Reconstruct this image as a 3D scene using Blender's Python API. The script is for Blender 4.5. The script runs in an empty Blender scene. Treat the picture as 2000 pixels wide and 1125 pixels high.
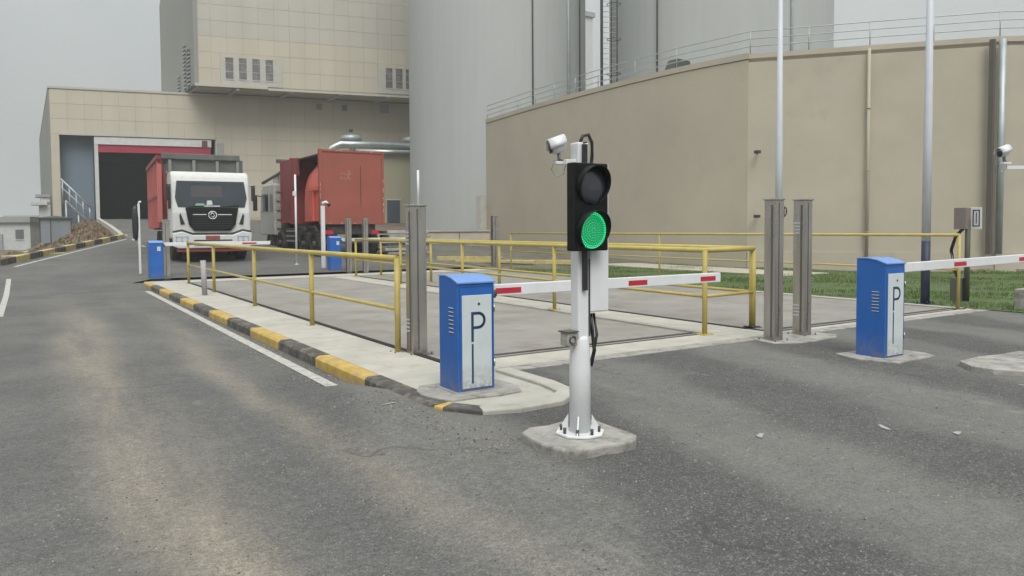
import bpy, bmesh, math, random
from mathutils import Vector, Matrix
random.seed(7)
R = math.radians
S = bpy.context.scene
col = S.collection

# ------------------------------------------------------------------ camera
cam = bpy.data.cameras.new('camera'); co = bpy.data.objects.new('camera', cam); col.objects.link(co)
yaw, pitch, roll = R(32.7), R(2.5), R(0.37)
fw = Vector((math.sin(yaw)*math.cos(pitch), math.cos(yaw)*math.cos(pitch), -math.sin(pitch)))
rt = Vector((math.cos(yaw), -math.sin(yaw), 0)); up = rt.cross(fw)
r2 = rt*math.cos(roll) - up*math.sin(roll); u2 = up*math.cos(roll) + rt*math.sin(roll)
m = Matrix((r2, u2, -fw)).transposed().to_4x4(); m.translation = (0, 0, 1.4)
co.matrix_world = m
cam.sensor_width = 36; cam.lens = 1480/2000*36; cam.shift_y = -0.026
cam.clip_start = 0.05; cam.clip_end = 3000
S.camera = co

# ------------------------------------------------------------------ overcast sky, weak wide sun
w = bpy.data.worlds.new('World'); S.world = w; w.use_nodes = True
nt = w.node_tree; nt.nodes.clear()
out = nt.nodes.new('ShaderNodeOutputWorld'); bg = nt.nodes.new('ShaderNodeBackground')
sky = nt.nodes.new('ShaderNodeTexSky'); sky.sky_type = 'NISHITA'; sky.sun_disc = False
SUN_EL, SUN_AZ = 52, 200          # azimuth clockwise from +Y
sky.sun_elevation = R(SUN_EL); sky.sun_rotation = R(SUN_AZ)
sky.dust_density = 4; sky.air_density = 1.2
hs = nt.nodes.new('ShaderNodeHueSaturation'); hs.inputs['Saturation'].default_value = 0.15
tc = nt.nodes.new('ShaderNodeTexCoord'); nz = nt.nodes.new('ShaderNodeTexNoise')
nz.inputs['Scale'].default_value = 2.4; nz.inputs['Detail'].default_value = 6; nz.inputs['Roughness'].default_value = .5
cr = nt.nodes.new('ShaderNodeValToRGB')
cr.color_ramp.elements[0].position = .3; cr.color_ramp.elements[0].color = (2.55, 2.72, 2.72, 1)
cr.color_ramp.elements[1].position = .72; cr.color_ramp.elements[1].color = (3.5, 3.63, 3.55, 1)
mx = nt.nodes.new('ShaderNodeMix'); mx.data_type = 'RGBA'; mx.inputs[0].default_value = .88
nt.links.new(tc.outputs['Generated'], nz.inputs['Vector']); nt.links.new(nz.outputs['Fac'], cr.inputs['Fac'])
nt.links.new(sky.outputs[0], hs.inputs['Color']); nt.links.new(hs.outputs[0], mx.inputs[6]); nt.links.new(cr.outputs[0], mx.inputs[7])
sx = nt.nodes.new('ShaderNodeSeparateXYZ'); nt.links.new(tc.outputs['Generated'], sx.inputs[0])
pw = nt.nodes.new('ShaderNodeMath'); pw.operation = 'POWER'; pw.use_clamp = True; nt.links.new(sx.outputs[2], pw.inputs[0]); pw.inputs[1].default_value = 1.6
ma = nt.nodes.new('ShaderNodeMath'); ma.operation = 'MULTIPLY_ADD'; nt.links.new(pw.outputs[0], ma.inputs[0]); ma.inputs[1].default_value = 2.9; ma.inputs[2].default_value = 1.0
vm = nt.nodes.new('ShaderNodeVectorMath'); vm.operation = 'SCALE'; nt.links.new(mx.outputs[2], vm.inputs[0]); nt.links.new(ma.outputs[0], vm.inputs['Scale'])   # overcast sky: brighter overhead than at the horizon
nt.links.new(vm.outputs[0], bg.inputs['Color']); bg.inputs['Strength'].default_value = .1
nt.links.new(bg.outputs[0], out.inputs[0])
sl = bpy.data.lights.new('sun', 'SUN'); so = bpy.data.objects.new('sun', sl); col.objects.link(so)
sl.energy = 1.5; sl.angle = R(35); sl.color = (1, .96, .9)
az = R(SUN_AZ); d = Vector((math.sin(az)*math.cos(R(SUN_EL)), math.cos(az)*math.cos(R(SUN_EL)), math.sin(R(SUN_EL))))
so.rotation_euler = d.to_track_quat('Z', 'Y').to_euler(); so.location = (0, -10, 30)
S.view_settings.view_transform = 'Standard'; S.view_settings.look = 'None'
S.view_settings.gamma = 1; S.view_settings.use_curve_mapping = False
S.view_settings.exposure = 0.5

# ------------------------------------------------------------------ materials
MATS = {}
def mat(name, c, rough=.7, metal=0.0, var=.12, scale=3, bump=.0, bscale=60, c2=None, streak=False, rand=0.0, spec=.4, dirt=None, coat=0, space='Object', splash=None):
    if name in MATS: return MATS[name]
    M = bpy.data.materials.new(name); M.use_nodes = True; t = M.node_tree; N = t.nodes; L = t.links
    b = N['Principled BSDF']; b.inputs['Roughness'].default_value = rough; b.inputs['Metallic'].default_value = metal
    b.inputs['Specular IOR Level'].default_value = spec
    if coat: b.inputs['Coat Weight'].default_value = coat
    tc = N.new('ShaderNodeTexCoord'); mp = N.new('ShaderNodeMapping')
    if space == 'World':
        g = N.new('ShaderNodeNewGeometry'); L.new(g.outputs['Position'], mp.inputs['Vector'])
    else: L.new(tc.outputs[space], mp.inputs['Vector'])
    if streak: mp.inputs['Scale'].default_value = (1, 1, .12)
    n = N.new('ShaderNodeTexNoise'); n.inputs['Scale'].default_value = scale; n.inputs['Detail'].default_value = 6; n.inputs['Roughness'].default_value = .62
    L.new(mp.outputs[0], n.inputs['Vector'])
    r = N.new('ShaderNodeValToRGB'); r.color_ramp.elements[0].position = .3; r.color_ramp.elements[1].position = .7
    c2 = c2 or tuple(x*(1-var) for x in c); hi = tuple(min(1, x*(1+var*.6)) for x in c)
    r.color_ramp.elements[0].color = (*c2, 1); r.color_ramp.elements[1].color = (*hi, 1)
    L.new(n.outputs['Fac'], r.inputs['Fac']); last = r.outputs[0]
    if dirt:
        n2 = N.new('ShaderNodeTexNoise'); n2.inputs['Scale'].default_value = dirt[1]; n2.inputs['Detail'].default_value = 8; n2.inputs['Roughness'].default_value = .7
        L.new(mp.outputs[0], n2.inputs['Vector'])
        r2_ = N.new('ShaderNodeMapRange'); r2_.inputs[1].default_value = dirt[2]; r2_.inputs[2].default_value = dirt[2]+.18; r2_.inputs[4].default_value = dirt[3]
        L.new(n2.outputs['Fac'], r2_.inputs[0])
        x = N.new('ShaderNodeMix'); x.data_type = 'RGBA'; L.new(r2_.outputs[0], x.inputs[0]); L.new(last, x.inputs[6]); x.inputs[7].default_value = (*dirt[0], 1); last = x.outputs[2]
    if splash:
        sz = N.new('ShaderNodeSeparateXYZ'); L.new(tc.outputs['Object'], sz.inputs[0])
        ns = N.new('ShaderNodeTexNoise'); ns.inputs['Scale'].default_value = 14; ns.inputs['Detail'].default_value = 7; ns.inputs['Roughness'].default_value = .75; L.new(tc.outputs['Object'], ns.inputs['Vector'])
        m1 = N.new('ShaderNodeMapRange'); m1.inputs[1].default_value = splash; m1.inputs[2].default_value = 0; m1.inputs[4].default_value = .75; L.new(sz.outputs[2], m1.inputs[0])
        m2_ = N.new('ShaderNodeMapRange'); m2_.inputs[1].default_value = .38; m2_.inputs[2].default_value = .62; L.new(ns.outputs['Fac'], m2_.inputs[0])
        m3 = N.new('ShaderNodeMath'); m3.operation = 'MULTIPLY'; L.new(m1.outputs[0], m3.inputs[0]); L.new(m2_.outputs[0], m3.inputs[1])
        x = N.new('ShaderNodeMix'); x.data_type = 'RGBA'; L.new(m3.outputs[0], x.inputs[0]); L.new(last, x.inputs[6]); x.inputs[7].default_value = (.17, .145, .115, 1); last = x.outputs[2]
    if rand:
        oi = N.new('ShaderNodeObjectInfo'); hv = N.new('ShaderNodeHueSaturation')
        mr = N.new('ShaderNodeMapRange'); mr.inputs[3].default_value = 1-rand; mr.inputs[4].default_value = 1+rand
        L.new(oi.outputs['Random'], mr.inputs[0]); L.new(mr.outputs[0], hv.inputs['Value']); L.new(last, hv.inputs['Color']); last = hv.outputs[0]
    L.new(last, b.inputs['Base Color'])
    mr2 = N.new('ShaderNodeMapRange'); mr2.inputs[3].default_value = max(.05, rough-.1); mr2.inputs[4].default_value = min(1, rough+.12)
    L.new(n.outputs['Fac'], mr2.inputs[0]); L.new(mr2.outputs[0], b.inputs['Roughness'])
    if bump:
        nb = N.new('ShaderNodeTexNoise'); nb.inputs['Scale'].default_value = bscale; nb.inputs['Detail'].default_value = 4
        L.new(mp.outputs[0], nb.inputs['Vector'])
        bp = N.new('ShaderNodeBump'); bp.inputs['Strength'].default_value = bump; bp.inputs['Distance'].default_value = .02
        L.new(nb.outputs['Fac'], bp.inputs['Height']); L.new(bp.outputs[0], b.inputs['Normal'])
    MATS[name] = M; return M
def emit(name, c, s):
    M = bpy.data.materials.new(name); M.use_nodes = True; b = M.node_tree.nodes['Principled BSDF']
    b.inputs['Base Color'].default_value = (*[x*.3 for x in c], 1); b.inputs['Emission Color'].default_value = (*c, 1); b.inputs['Emission Strength'].default_value = s
    MATS[name] = M; return M

def asphalt():
    M = bpy.data.materials.new('asphalt'); M.use_nodes = True; t = M.node_tree; N = t.nodes; L = t.links
    b = N['Principled BSDF']; b.inputs['Specular IOR Level'].default_value = .3
    g = N.new('ShaderNodeNewGeometry'); sp = N.new('ShaderNodeSeparateXYZ'); L.new(g.outputs['Position'], sp.inputs[0])
    def noise(sc, det=5, ro=.6, scl=None, off=None):
        n = N.new('ShaderNodeTexNoise'); n.inputs['Scale'].default_value = sc; n.inputs['Detail'].default_value = det; n.inputs['Roughness'].default_value = ro
        mp = N.new('ShaderNodeMapping'); L.new(g.outputs['Position'], mp.inputs[0])
        if scl: mp.inputs['Scale'].default_value = scl
        if off: mp.inputs['Rotation'].default_value = off
        L.new(mp.outputs[0], n.inputs['Vector']); return n.outputs['Fac']
    def mr(x, a, b_, c=0., d_=1., smooth=True):
        r = N.new('ShaderNodeMapRange'); r.interpolation_type = 'SMOOTHSTEP' if smooth else 'LINEAR'
        L.new(x, r.inputs[0])
        for i, v in zip((1, 2, 3, 4), (a, b_, c, d_)): r.inputs[i].default_value = v
        return r.outputs[0]
    def mul(x, y, op='MULTIPLY'):
        q = N.new('ShaderNodeMath'); q.operation = op
        for i, v in enumerate((x, y)):
            if isinstance(v, (int, float)): q.inputs[i].default_value = v
            else: L.new(v, q.inputs[i])
        return q.outputs[0]
    def mix(f, a, b_):
        x = N.new('ShaderNodeMix'); x.data_type = 'RGBA'; L.new(f, x.inputs[0])
        for i, v in ((6, a), (7, b_)):
            if isinstance(v, tuple): x.inputs[i].default_value = (*v, 1)
            else: L.new(v, x.inputs[i])
        return x.outputs[2]
    c = mix(mr(noise(.5), .35, .68), (.098, .098, .095), (.130, .127, .120))
    # dusty tan wheel tracks running along the left road
    wob = noise(.16, 3, .5)
    xw = mul(sp.outputs[0], mul(mul(wob, .5, 'SUBTRACT'), 1.5), 'ADD')
    tr1 = mr(mul(mul(xw, .62, 'SUBTRACT'), 0, 'ADD'), -.5, .05); tr1b = mr(mul(xw, .62, 'SUBTRACT'), .05, .6, 1, 0)
    tr2 = mr(mul(xw, 1.75, 'SUBTRACT'), -.3, .0); tr2b = mr(mul(xw, 1.75, 'SUBTRACT'), .0, .35, 1, 0)
    tracks = mul(mul(mul(tr1, tr1b), mul(mul(tr2, tr2b), .7), 'ADD'), mul(mr(noise(1.4, 8, .7, (1, .16, 1)), .3, .62, .2, 1), mr(sp.outputs[1], 22, 10)))
    c = mix(mul(tracks, .8), c, (.285, .25, .20))
    # worn smooth paler lanes crossing the yard in front, dark coarse new patches between them
    yy = mul(mul(sp.outputs[0], mul(sp.outputs[1], -.3), 'ADD'), mul(mul(noise(.45, 6), .5, 'SUBTRACT'), 1.3), 'ADD')
    wv = N.new('ShaderNodeMath'); wv.operation = 'SINE'; L.new(mul(mul(yy, 3.14), 1.57, 'ADD'), wv.inputs[0])
    inx = mul(mr(sp.outputs[0], .9, 2.6), mr(sp.outputs[1], 9, 6.5))
    coarse = mul(mul(mr(wv.outputs[0], -.3, .8), inx), mr(noise(1.7, 8, .75), .25, .6, .45, 1))
    c = mix(mul(mul(mul(mr(wv.outputs[0], .5, -.8), inx), mr(noise(2.3, 9, .75, (1, .3, 1)), .3, .65, .3, 1)), .6), c, (.178, .174, .162))
    c = mix(mul(coarse, .72), c, (.088, .088, .088))
    # coarse stone speckle
    sp1 = noise(95, 3, .8); v = N.new('ShaderNodeTexVoronoi'); v.inputs['Scale'].default_value = 120; L.new(g.outputs['Position'], v.inputs['Vector'])
    c = mix(mul(mr(v.outputs['Color'], .6, .95), mul(mul(coarse, .4), .2, 'ADD')), c, (.32, .315, .30))
    c = mix(mul(mr(sp1, .5, .36), .45), c, (.045, .045, .046))
    gn = N.new('ShaderNodeMix'); gn.data_type = 'RGBA'; gn.blend_type = 'MULTIPLY'; gn.inputs[0].default_value = 1
    L.new(c, gn.inputs[6]); gcol = N.new('ShaderNodeCombineColor'); gv = mul(mr(noise(38, 4, .85), .3, .7, .72, 1.22), mr(noise(140, 2, .8), .3, .7, .7, 1.3), 'MULTIPLY')
    gv = mul(gv, mr(noise(9, 7, .8), .3, .7, .85, 1.12), 'MULTIPLY')
    for q in range(3): L.new(gv, gcol.inputs[q])
    L.new(gcol.outputs[0], gn.inputs[7]); c = gn.outputs[2]
    # small stains and scraps of dust
    c = mix(mul(mr(noise(3.2, 8, .75), .6, .72), .35), c, (.07, .068, .064))
    c = mix(mul(mr(noise(2.1, 8, .75, (1, .35, 1), (0, 0, R(20))), .6, .75), .4), c, (.33, .30, .25))
    # thin cracks
    vc = N.new('ShaderNodeTexVoronoi'); vc.feature = 'DISTANCE_TO_EDGE'; vc.inputs['Scale'].default_value = .33
    wn = N.new('ShaderNodeTexNoise'); wn.inputs['Scale'].default_value = 1.4; wn.inputs['Detail'].default_value = 5; L.new(g.outputs['Position'], wn.inputs['Vector'])
    va = N.new('ShaderNodeVectorMath'); va.operation = 'ADD'; L.new(g.outputs['Position'], va.inputs[0]); L.new(wn.outputs['Color'], va.inputs[1]); L.new(va.outputs[0], vc.inputs['Vector'])
    c = mix(mul(mr(vc.outputs['Distance'], .007, .002), mul(mr(noise(.7), .5, .6), .5)), c, (.05, .05, .05))
    L.new(c, b.inputs['Base Color'])
    L.new(mr(noise(1.2), .3, .7, .72, .95), b.inputs['Roughness'])
    bp = N.new('ShaderNodeBump'); bp.inputs['Distance'].default_value = .012; L.new(mul(mul(v.outputs['Distance'], 1.0), sp1, 'ADD'), bp.inputs['Height'])
    L.new(mul(mul(coarse, .5), .3, 'ADD'), bp.inputs['Strength']); L.new(bp.outputs[0], b.inputs['Normal'])
    MATS['asphalt'] = M; return M

asph = asphalt()
m_soil = mat('soil', (.16, .12, .09), .95, var=.35, scale=1.2, bump=.6, bscale=9, c2=(.085, .065, .052), space='World', dirt=((.13, .13, .06), .8, .55, .6))
m_gravel = mat('dark_soil', (.135, .122, .095), .95, var=.3, scale=2.5, bump=.5, bscale=25, c2=(.08, .074, .055), space='World', dirt=((.07, .085, .03), .6, .5, .7))
m_turf = mat('turf', (.06, .11, .03), .95, var=.35, scale=2, bump=.5, bscale=40, c2=(.07, .07, .035), space='World', dirt=((.11, .095, .05), 1.1, .6, .6))
m_conc = mat('concrete', (.40, .385, .34), .85, var=.18, scale=2.2, bump=.15, bscale=40, space='World', dirt=((.24, .22, .19), 3.5, .55, .6))
m_concd = mat('concrete_dirty', (.31, .30, .275), .9, var=.3, scale=5, bump=.5, bscale=25, space='World', dirt=((.10, .095, .085), 6, .5, .8))
m_deck = mat('weighbridge_deck', (.245, .232, .212), .75, var=.2, scale=1.1, bump=.1, bscale=50, space='World', dirt=((.165, .145, .12), 1.3, .5, .7))
m_black = mat('black_rubber', (.012, .012, .012), .8, space='World')
m_white = mat('white_road_paint', (.43, .42, .39), .7, var=.15, scale=8, space='World', dirt=((.17, .165, .15), 11, .48, .85))
m_yk = mat('kerb_yellow', (.47, .32, .075), .8, var=.3, scale=5, bump=.3, bscale=40, space='World', dirt=((.27, .24, .18), 6, .48, .8))
m_yk2 = mat('kerb_faded_yellow', (.46, .38, .16), .85, var=.25, scale=4, bump=.2, bscale=40, space='World', dirt=((.25, .22, .17), 5, .52, .8))
m_bk = mat('kerb_black', (.075, .068, .062), .85, var=.3, scale=5, bump=.2, bscale=40, space='World', dirt=((.24, .22, .19), 6, .48, .7))
m_yel = mat('railing_yellow', (.42, .34, .095), .5, var=.15, scale=4, space='World', dirt=((.22, .17, .09), 11, .57, .75), bump=.1, bscale=60)
m_ss = mat('brushed_steel', (.47, .45, .425), .28, .9, var=.2, scale=8, streak=True, splash=.2, dirt=((.2, .19, .17), 5, .6, .5))
m_ssd = mat('brushed_steel_dark', (.16, .155, .145), .45, .7, var=.15, scale=8, streak=True)
m_blue = mat('cabinet_blue', (.016, .11, .40), .42, var=.12, scale=5, splash=.3, dirt=((.05, .12, .26), 9, .6, .5))
m_bluel = mat('cabinet_lid_blue', (.13, .26, .56), .35, var=.08, scale=5)
m_panel = mat('cabinet_panel_white', (.50, .55, .575), .4, var=.08, scale=4, splash=.25, dirt=((.4, .43, .44), 7, .62, .5))
m_pblk = mat('print_dark_blue', (.012, .05, .085), .5)
m_wp = mat('white_paint', (.62, .635, .65), .4, var=.06, scale=5, dirt=((.42, .41, .40), 8, .62, .5))
m_cabw = mat('truck_white', (.54, .55, .54), .35, var=.06, scale=4, dirt=((.36, .33, .29), 5, .55, .55))
m_cabo = mat('truck_grey_white', (.40, .41, .38), .5, var=.15, scale=4, dirt=((.2, .18, .15), 4, .5, .7))
m_red = mat('reflective_red', (.42, .02, .035), .45, var=.1)
m_blkp = mat('black_plastic', (.018, .019, .02), .4, spec=.5)
m_tyre = mat('tyre', (.028, .027, .026), .85, var=.3, scale=8, dirt=((.10, .09, .075), 6, .5, .7))
m_rim = mat('wheel_rim', (.13, .12, .11), .6, .3, dirt=((.06, .05, .045), 6, .5, .7))
m_glass = mat('dark_glass', (.022, .03, .042), .1, spec=.6, var=.3, scale=1.2)
m_bedred = mat('bed_red', (.21, .036, .038), .55, var=.2, scale=2, dirt=((.16, .06, .05), 3, .5, .7))
m_bedgrey = mat('bed_grey', (.10, .105, .10), .6, var=.2, scale=2, dirt=((.18, .16, .13), 4, .55, .5))
m_contred = mat('container_rear_red', (.29, .08, .058), .65, var=.18, scale=1.2, dirt=((.17, .085, .065), 2.4, .52, .6), bump=.1, bscale=8)
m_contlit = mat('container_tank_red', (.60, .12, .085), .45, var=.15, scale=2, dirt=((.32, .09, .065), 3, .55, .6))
m_frame = mat('chassis', (.045, .042, .038), .8, var=.3, scale=5, dirt=((.1, .085, .07), 5, .5, .7))
m_chip = mat('chipped_primer', (.42, .36, .30), .7)
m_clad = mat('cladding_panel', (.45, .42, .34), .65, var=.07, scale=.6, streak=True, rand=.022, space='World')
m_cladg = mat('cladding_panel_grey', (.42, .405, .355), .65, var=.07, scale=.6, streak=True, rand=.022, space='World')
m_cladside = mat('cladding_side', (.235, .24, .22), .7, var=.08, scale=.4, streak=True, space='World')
m_joint = mat('cladding_joint', (.40, .375, .305), .8, space='World')
m_trim = mat('white_trim', (.50, .50, .47), .6, space='World')
m_win = mat('window_glass', (.16, .15, .15), .25, spec=.6, var=.4, scale=1.5, space='World')
m_tan = mat('tank_render', (.41, .372, .297), .85, var=.08, scale=.35, bump=.05, bscale=20, space='World', dirt=((.34, .31, .245), .6, .5, .5))
m_tanl = mat('tank_render_light', (.40, .368, .297), .85, var=.1, scale=.5, space='World', dirt=((.32, .29, .225), .8, .55, .6))
m_silo = mat('silo_sheet', (.37, .39, .385), .6, .0, var=.07, scale=.5, streak=True, space='World')
m_silo2 = mat('silo_sheet_far', (.35, .37, .365), .6, .0, var=.07, scale=.5, streak=True, space='World')
m_galv = mat('galvanised', (.38, .42, .43), .5, .5, var=.15, scale=3, space='World')
m_dsteel = mat('dark_steel', (.07, .075, .075), .6, .4, space='World')
m_bluegrey = mat('blue_grey_sheet', (.145, .19, .235), .7, var=.12, scale=.8, streak=True, space='World')
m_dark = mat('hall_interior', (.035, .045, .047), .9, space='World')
m_shut = mat('shutter_red', (.34, .025, .06), .5, var=.12, scale=2, space='World')
m_pipe = mat('duct_aluminium', (.42, .45, .47), .35, .7, var=.15, scale=2, space='World')
m_greenled = emit('green_lamp', (.0, .17, .055), 1.0)
m_leddot = emit('green_led', (.06, .80, .32), 1.0)
m_redlens = mat('unlit_lens', (.03, .033, .045), .22, spec=.7)
m_farw = mat('far_white_wall', (.46, .48, .47), .8, space='World')
m_fard = mat('far_grey_wall', (.28, .30, .30), .8, space='World')
m_navy = mat('pole_navy', (.022, .03, .062), .5, var=.2, scale=5)
m_polew = mat('pole_pale', (.50, .53, .58), .45, var=.08, scale=3)

# ------------------------------------------------------------------ mesh builder
class B:
    def __init__(s): s.v = []; s.f = []; s.m = []; s.sm = []
    def face(s, idx, mi=0, smooth=False): s.f.append(idx); s.m.append(mi); s.sm.append(smooth)
    def box(s, x0, x1, y0, y1, z0, z1, mi=0, T=None):
        n = len(s.v)
        P = [(x0,y0,z0),(x1,y0,z0),(x1,y1,z0),(x0,y1,z0),(x0,y0,z1),(x1,y0,z1),(x1,y1,z1),(x0,y1,z1)]
        if T is not None: P = [tuple(T @ Vector(p)) for p in P]
        s.v += P
        for q in ((3,2,1,0),(4,5,6,7),(0,1,5,4),(1,2,6,5),(2,3,7,6),(3,0,4,7)): s.face([n+i for i in q], mi)
        return s
    def tube(s, pts, r, n=10, mi=0, caps=True, r1=None):
        pts = [Vector(p) for p in pts]; base = len(s.v); K = len(pts)
        for k, p in enumerate(pts):
            if k == 0: t = pts[1]-p
            elif k == K-1: t = p-pts[k-1]
            else: t = (pts[k+1]-p).normalized()+(p-pts[k-1]).normalized()
            t.normalize(); a = t.cross(Vector((0,0,1)))
            if a.length < .01: a = t.cross(Vector((1,0,0)))
            a.normalize(); b = t.cross(a).normalized(); rr = r if r1 is None else r+(r1-r)*k/(K-1)
            for i in range(n):
                an = 2*math.pi*i/n; s.v.append(tuple(p+a*(rr*math.cos(an))+b*(rr*math.sin(an))))
        for k in range(K-1):
            for i in range(n):
                j = (i+1) % n; s.face([base+k*n+i, base+(k+1)*n+i, base+(k+1)*n+j, base+k*n+j], mi, True)
        if caps:
            s.face([base+i for i in range(n)], mi); s.face([base+(K-1)*n+i for i in reversed(range(n))], mi)
        return s
    def ring(s, c, ax, r, rr, n=20, mi=0):
        c = Vector(c); ax = Vector(ax).normalized(); a = ax.cross(Vector((0,0,1)))
        if a.length < .01: a = Vector((1,0,0))
        a.normalize(); b = ax.cross(a); pts = [c+a*(r*math.cos(2*math.pi*i/n))+b*(r*math.sin(2*math.pi*i/n)) for i in range(n+1)]
        return s.tube(pts, rr, 6, mi, caps=False)
    def prism(s, poly, z0, z1, mi=0, T=None, mtop=None, smooth=False):
        """poly (x,y) counter-clockwise, extruded along z; T maps to place"""
        n = len(s.v); k = len(poly)
        P = [(x,y,z0) for x,y in poly]+[(x,y,z1) for x,y in poly]
        if T is not None: P = [tuple(T @ Vector(p)) for p in P]
        s.v += P
        s.face([n+i for i in reversed(range(k))], mi); s.face([n+k+i for i in range(k)], mi if mtop is None else mtop)
        for i in range(k): j = (i+1) % k; s.face([n+i, n+j, n+k+j, n+k+i], mi, smooth)
        return s
    def lathe(s, prof, c=(0,0,0), n=24, mi=0, T=None, smooth=True):
        base = len(s.v)
        for r_, z in prof:
            for i in range(n):
                a = 2*math.pi*i/n; p = Vector((c[0]+r_*math.cos(a), c[1]+r_*math.sin(a), c[2]+z)); s.v.append(tuple(T @ p) if T is not None else tuple(p))
        for k in range(len(prof)-1):
            for i in range(n):
                j = (i+1) % n; s.face([base+k*n+i, base+k*n+j, base+(k+1)*n+j, base+(k+1)*n+i], mi, smooth)
        s.face([base+i for i in reversed(range(n))], mi); s.face([base+(len(prof)-1)*n+i for i in range(n)], mi)
        return s
    def mesh(s, name, mats):
        me = bpy.data.meshes.new(name); me.from_pydata(s.v, [], s.f)
        for mm in (mats if isinstance(mats, (list, tuple)) else [mats]): me.materials.append(mm)
        me.polygons.foreach_set('material_index', s.m); me.polygons.foreach_set('use_smooth', s.sm); me.update()
        return me
    def build(s, name, mats, parent=None, loc=None, bevel=0, seg=2):
        o = bpy.data.objects.new(name, s.mesh(name, mats)); col.objects.link(o)
        if parent is not None: o.parent = parent
        if loc: o.location = loc
        if bevel:
            bm = o.modifiers.new('bevel', 'BEVEL'); bm.width = bevel; bm.segments = seg; bm.limit_method = 'ANGLE'; bm.angle_limit = R(35)
        return o
def tag(o, label=None, cat=None, group=None, kind=None):
    if label: o['label'] = label
    if cat: o['category'] = cat
    if group: o['group'] = group
    if kind: o['kind'] = kind
    return o
def thing(name, loc, label, cat, group=None, rz=0):
    o = bpy.data.objects.new(name, None); o.empty_display_size = .2; col.objects.link(o); o.location = loc; o.rotation_euler = (0, 0, rz)
    return tag(o, label, cat, group)
def inst(name, me, parent=None, loc=(0,0,0), rot=(0,0,0)):
    o = bpy.data.objects.new(name, me); col.objects.link(o); o.parent = parent; o.location = loc; o.rotation_euler = rot; return o
def clone(root, loc, label, rz=None):
    kids = {}
    for o in list(col.objects): kids.setdefault(o.parent, []).append(o)
    def cp(o, par):
        c = o.copy(); col.objects.link(c); c.parent = par
        for k in kids.get(o, []): cp(k, c)
        return c
    c = cp(root, None); c.location = loc; c['label'] = label
    if rz is not None: c.rotation_euler = (0, 0, rz)
    return c

# ------------------------------------------------------------------ terrain
def smst(a, b, x):
    t = min(1, max(0, (x-a)/(b-a))); return t*t*(3-2*t)
XLP = [(-60,-.75),(26,-.78),(28.3,-.55),(40.2,4.0),(48.5,4.25),(62,4.45),(600,4.45)]
def xl(Y):
    for (a,b),(c,d_) in zip(XLP, XLP[1:]):
        if Y <= c: return b+(d_-b)*(Y-a)/(c-a)
    return 4.45
def G(X, Y):
    z = .055*max(0, min(Y,62)-21)*smst(xl(Y)-4.8, xl(Y)-.3, X)
    if Y > 62: z = z
    if Y < 6.2: wl = 1-smst(1.0, 2.6, X)
    elif Y < 22.7: wl = 1.0 if X < 2.68 else 0.0
    else: f = smst(22.7, 26, Y); wl = (1-f)*(1-smst(2.2, 2.68, X))+f*(1-smst(1.0, 2.6, X))
    return z-.1*wl*(1-smst(22, 28, Y))
def hollow(x, y): return 2.68 < x < 13.25 and 6.2 < y < 22.6
# soil sheet under and around everything, out to the horizon
xs = [-900,-400,-150,-60,-30]+[-20+i*1.0 for i in range(15)]+[-5+i*.5 for i in range(80)]+[36,45,60,100,200,450,900]
ys = [-300,-60,-20,-8]+[-4+i*.8 for i in range(100)]+[77,80,90,110,150,220,400,900,1800]
gb = B()
for y in ys:
    for x in xs:
        rough = .05*math.sin(x*1.7+y*.9)*math.sin(y*1.3-x*.6) if (x < xl(y)-.6 and y > 20) else 0
        gb.v.append((x, y, (-.35 if hollow(x, y) else G(x, y)-.06)+rough))
nx = len(xs)
for j in range(len(ys)-1):
    for i in range(nx-1): gb.face([j*nx+i, j*nx+i+1, (j+1)*nx+i+1, (j+1)*nx+i], 0, True)
tag(gb.build('ground', m_soil), kind='structure')
# asphalt: left road, front yard, rear yard, ramp up to the hall
ab = B()
def strip(x0f, x1f, yl, nxs):
    base = len(ab.v)
    for y in yl:
        a, c = x0f(y), x1f(y)
        for i in range(nxs+1):
            x = a+(c-a)*i/nxs; ab.v.append((x, y, G(x, y)))
    for j in range(len(yl)-1):
        for i in range(nxs): ab.face([base+j*(nxs+1)+i, base+j*(nxs+1)+i+1, base+(j+1)*(nxs+1)+i+1, base+(j+1)*(nxs+1)+i], 0, True)
fr = lambda a, b, n: [a+(b-a)*i/n for i in range(n+1)]
strip(xl, lambda y: 2.66, fr(-14, 22.6, 40), 12)
strip(lambda y: 2.66, lambda y: 45.0, fr(-14, 6.19, 20), 40)
strip(lambda y: xl(y), lambda y: 18.0 if y < 40 else 13.5, fr(22.6, 66.5, 60), 36)
tag(ab.build('asphalt_road', asph), kind='structure')
# turf and bare strip beyond the second weighbridge
tb = B()
yl = fr(5.35, 30, 30)
for y in yl:
    x0 = 13.3; x1 = 21.5 if y > 14 else 21.5+(14-y)*.9
    for i in range(11): tb.v.append((x0+(x1-x0)*i/10, y, .012+.03*math.sin(i*1.3+y)*(1 if 0 < i < 10 else 0)+(G(x0, y) if y > 20 else 0)))
for j in range(30):
    for i in range(10): tb.face([j*11+i, j*11+i+1, (j+1)*11+i+1, (j+1)*11+i], 1 if (yl[j] > 20) else 0, True)
tag(tb.build('lawn_base', [m_turf, m_gravel]), kind='structure')
tag(B().box(13.3, 60, 5.05, 5.34, -.05, .05).build('edging_strip', m_conc, bevel=.01), kind='structure')
tag(B().box(26, 60, -3, 13, -.05, .03).build('yard_slab', m_concd), kind='structure')
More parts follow.
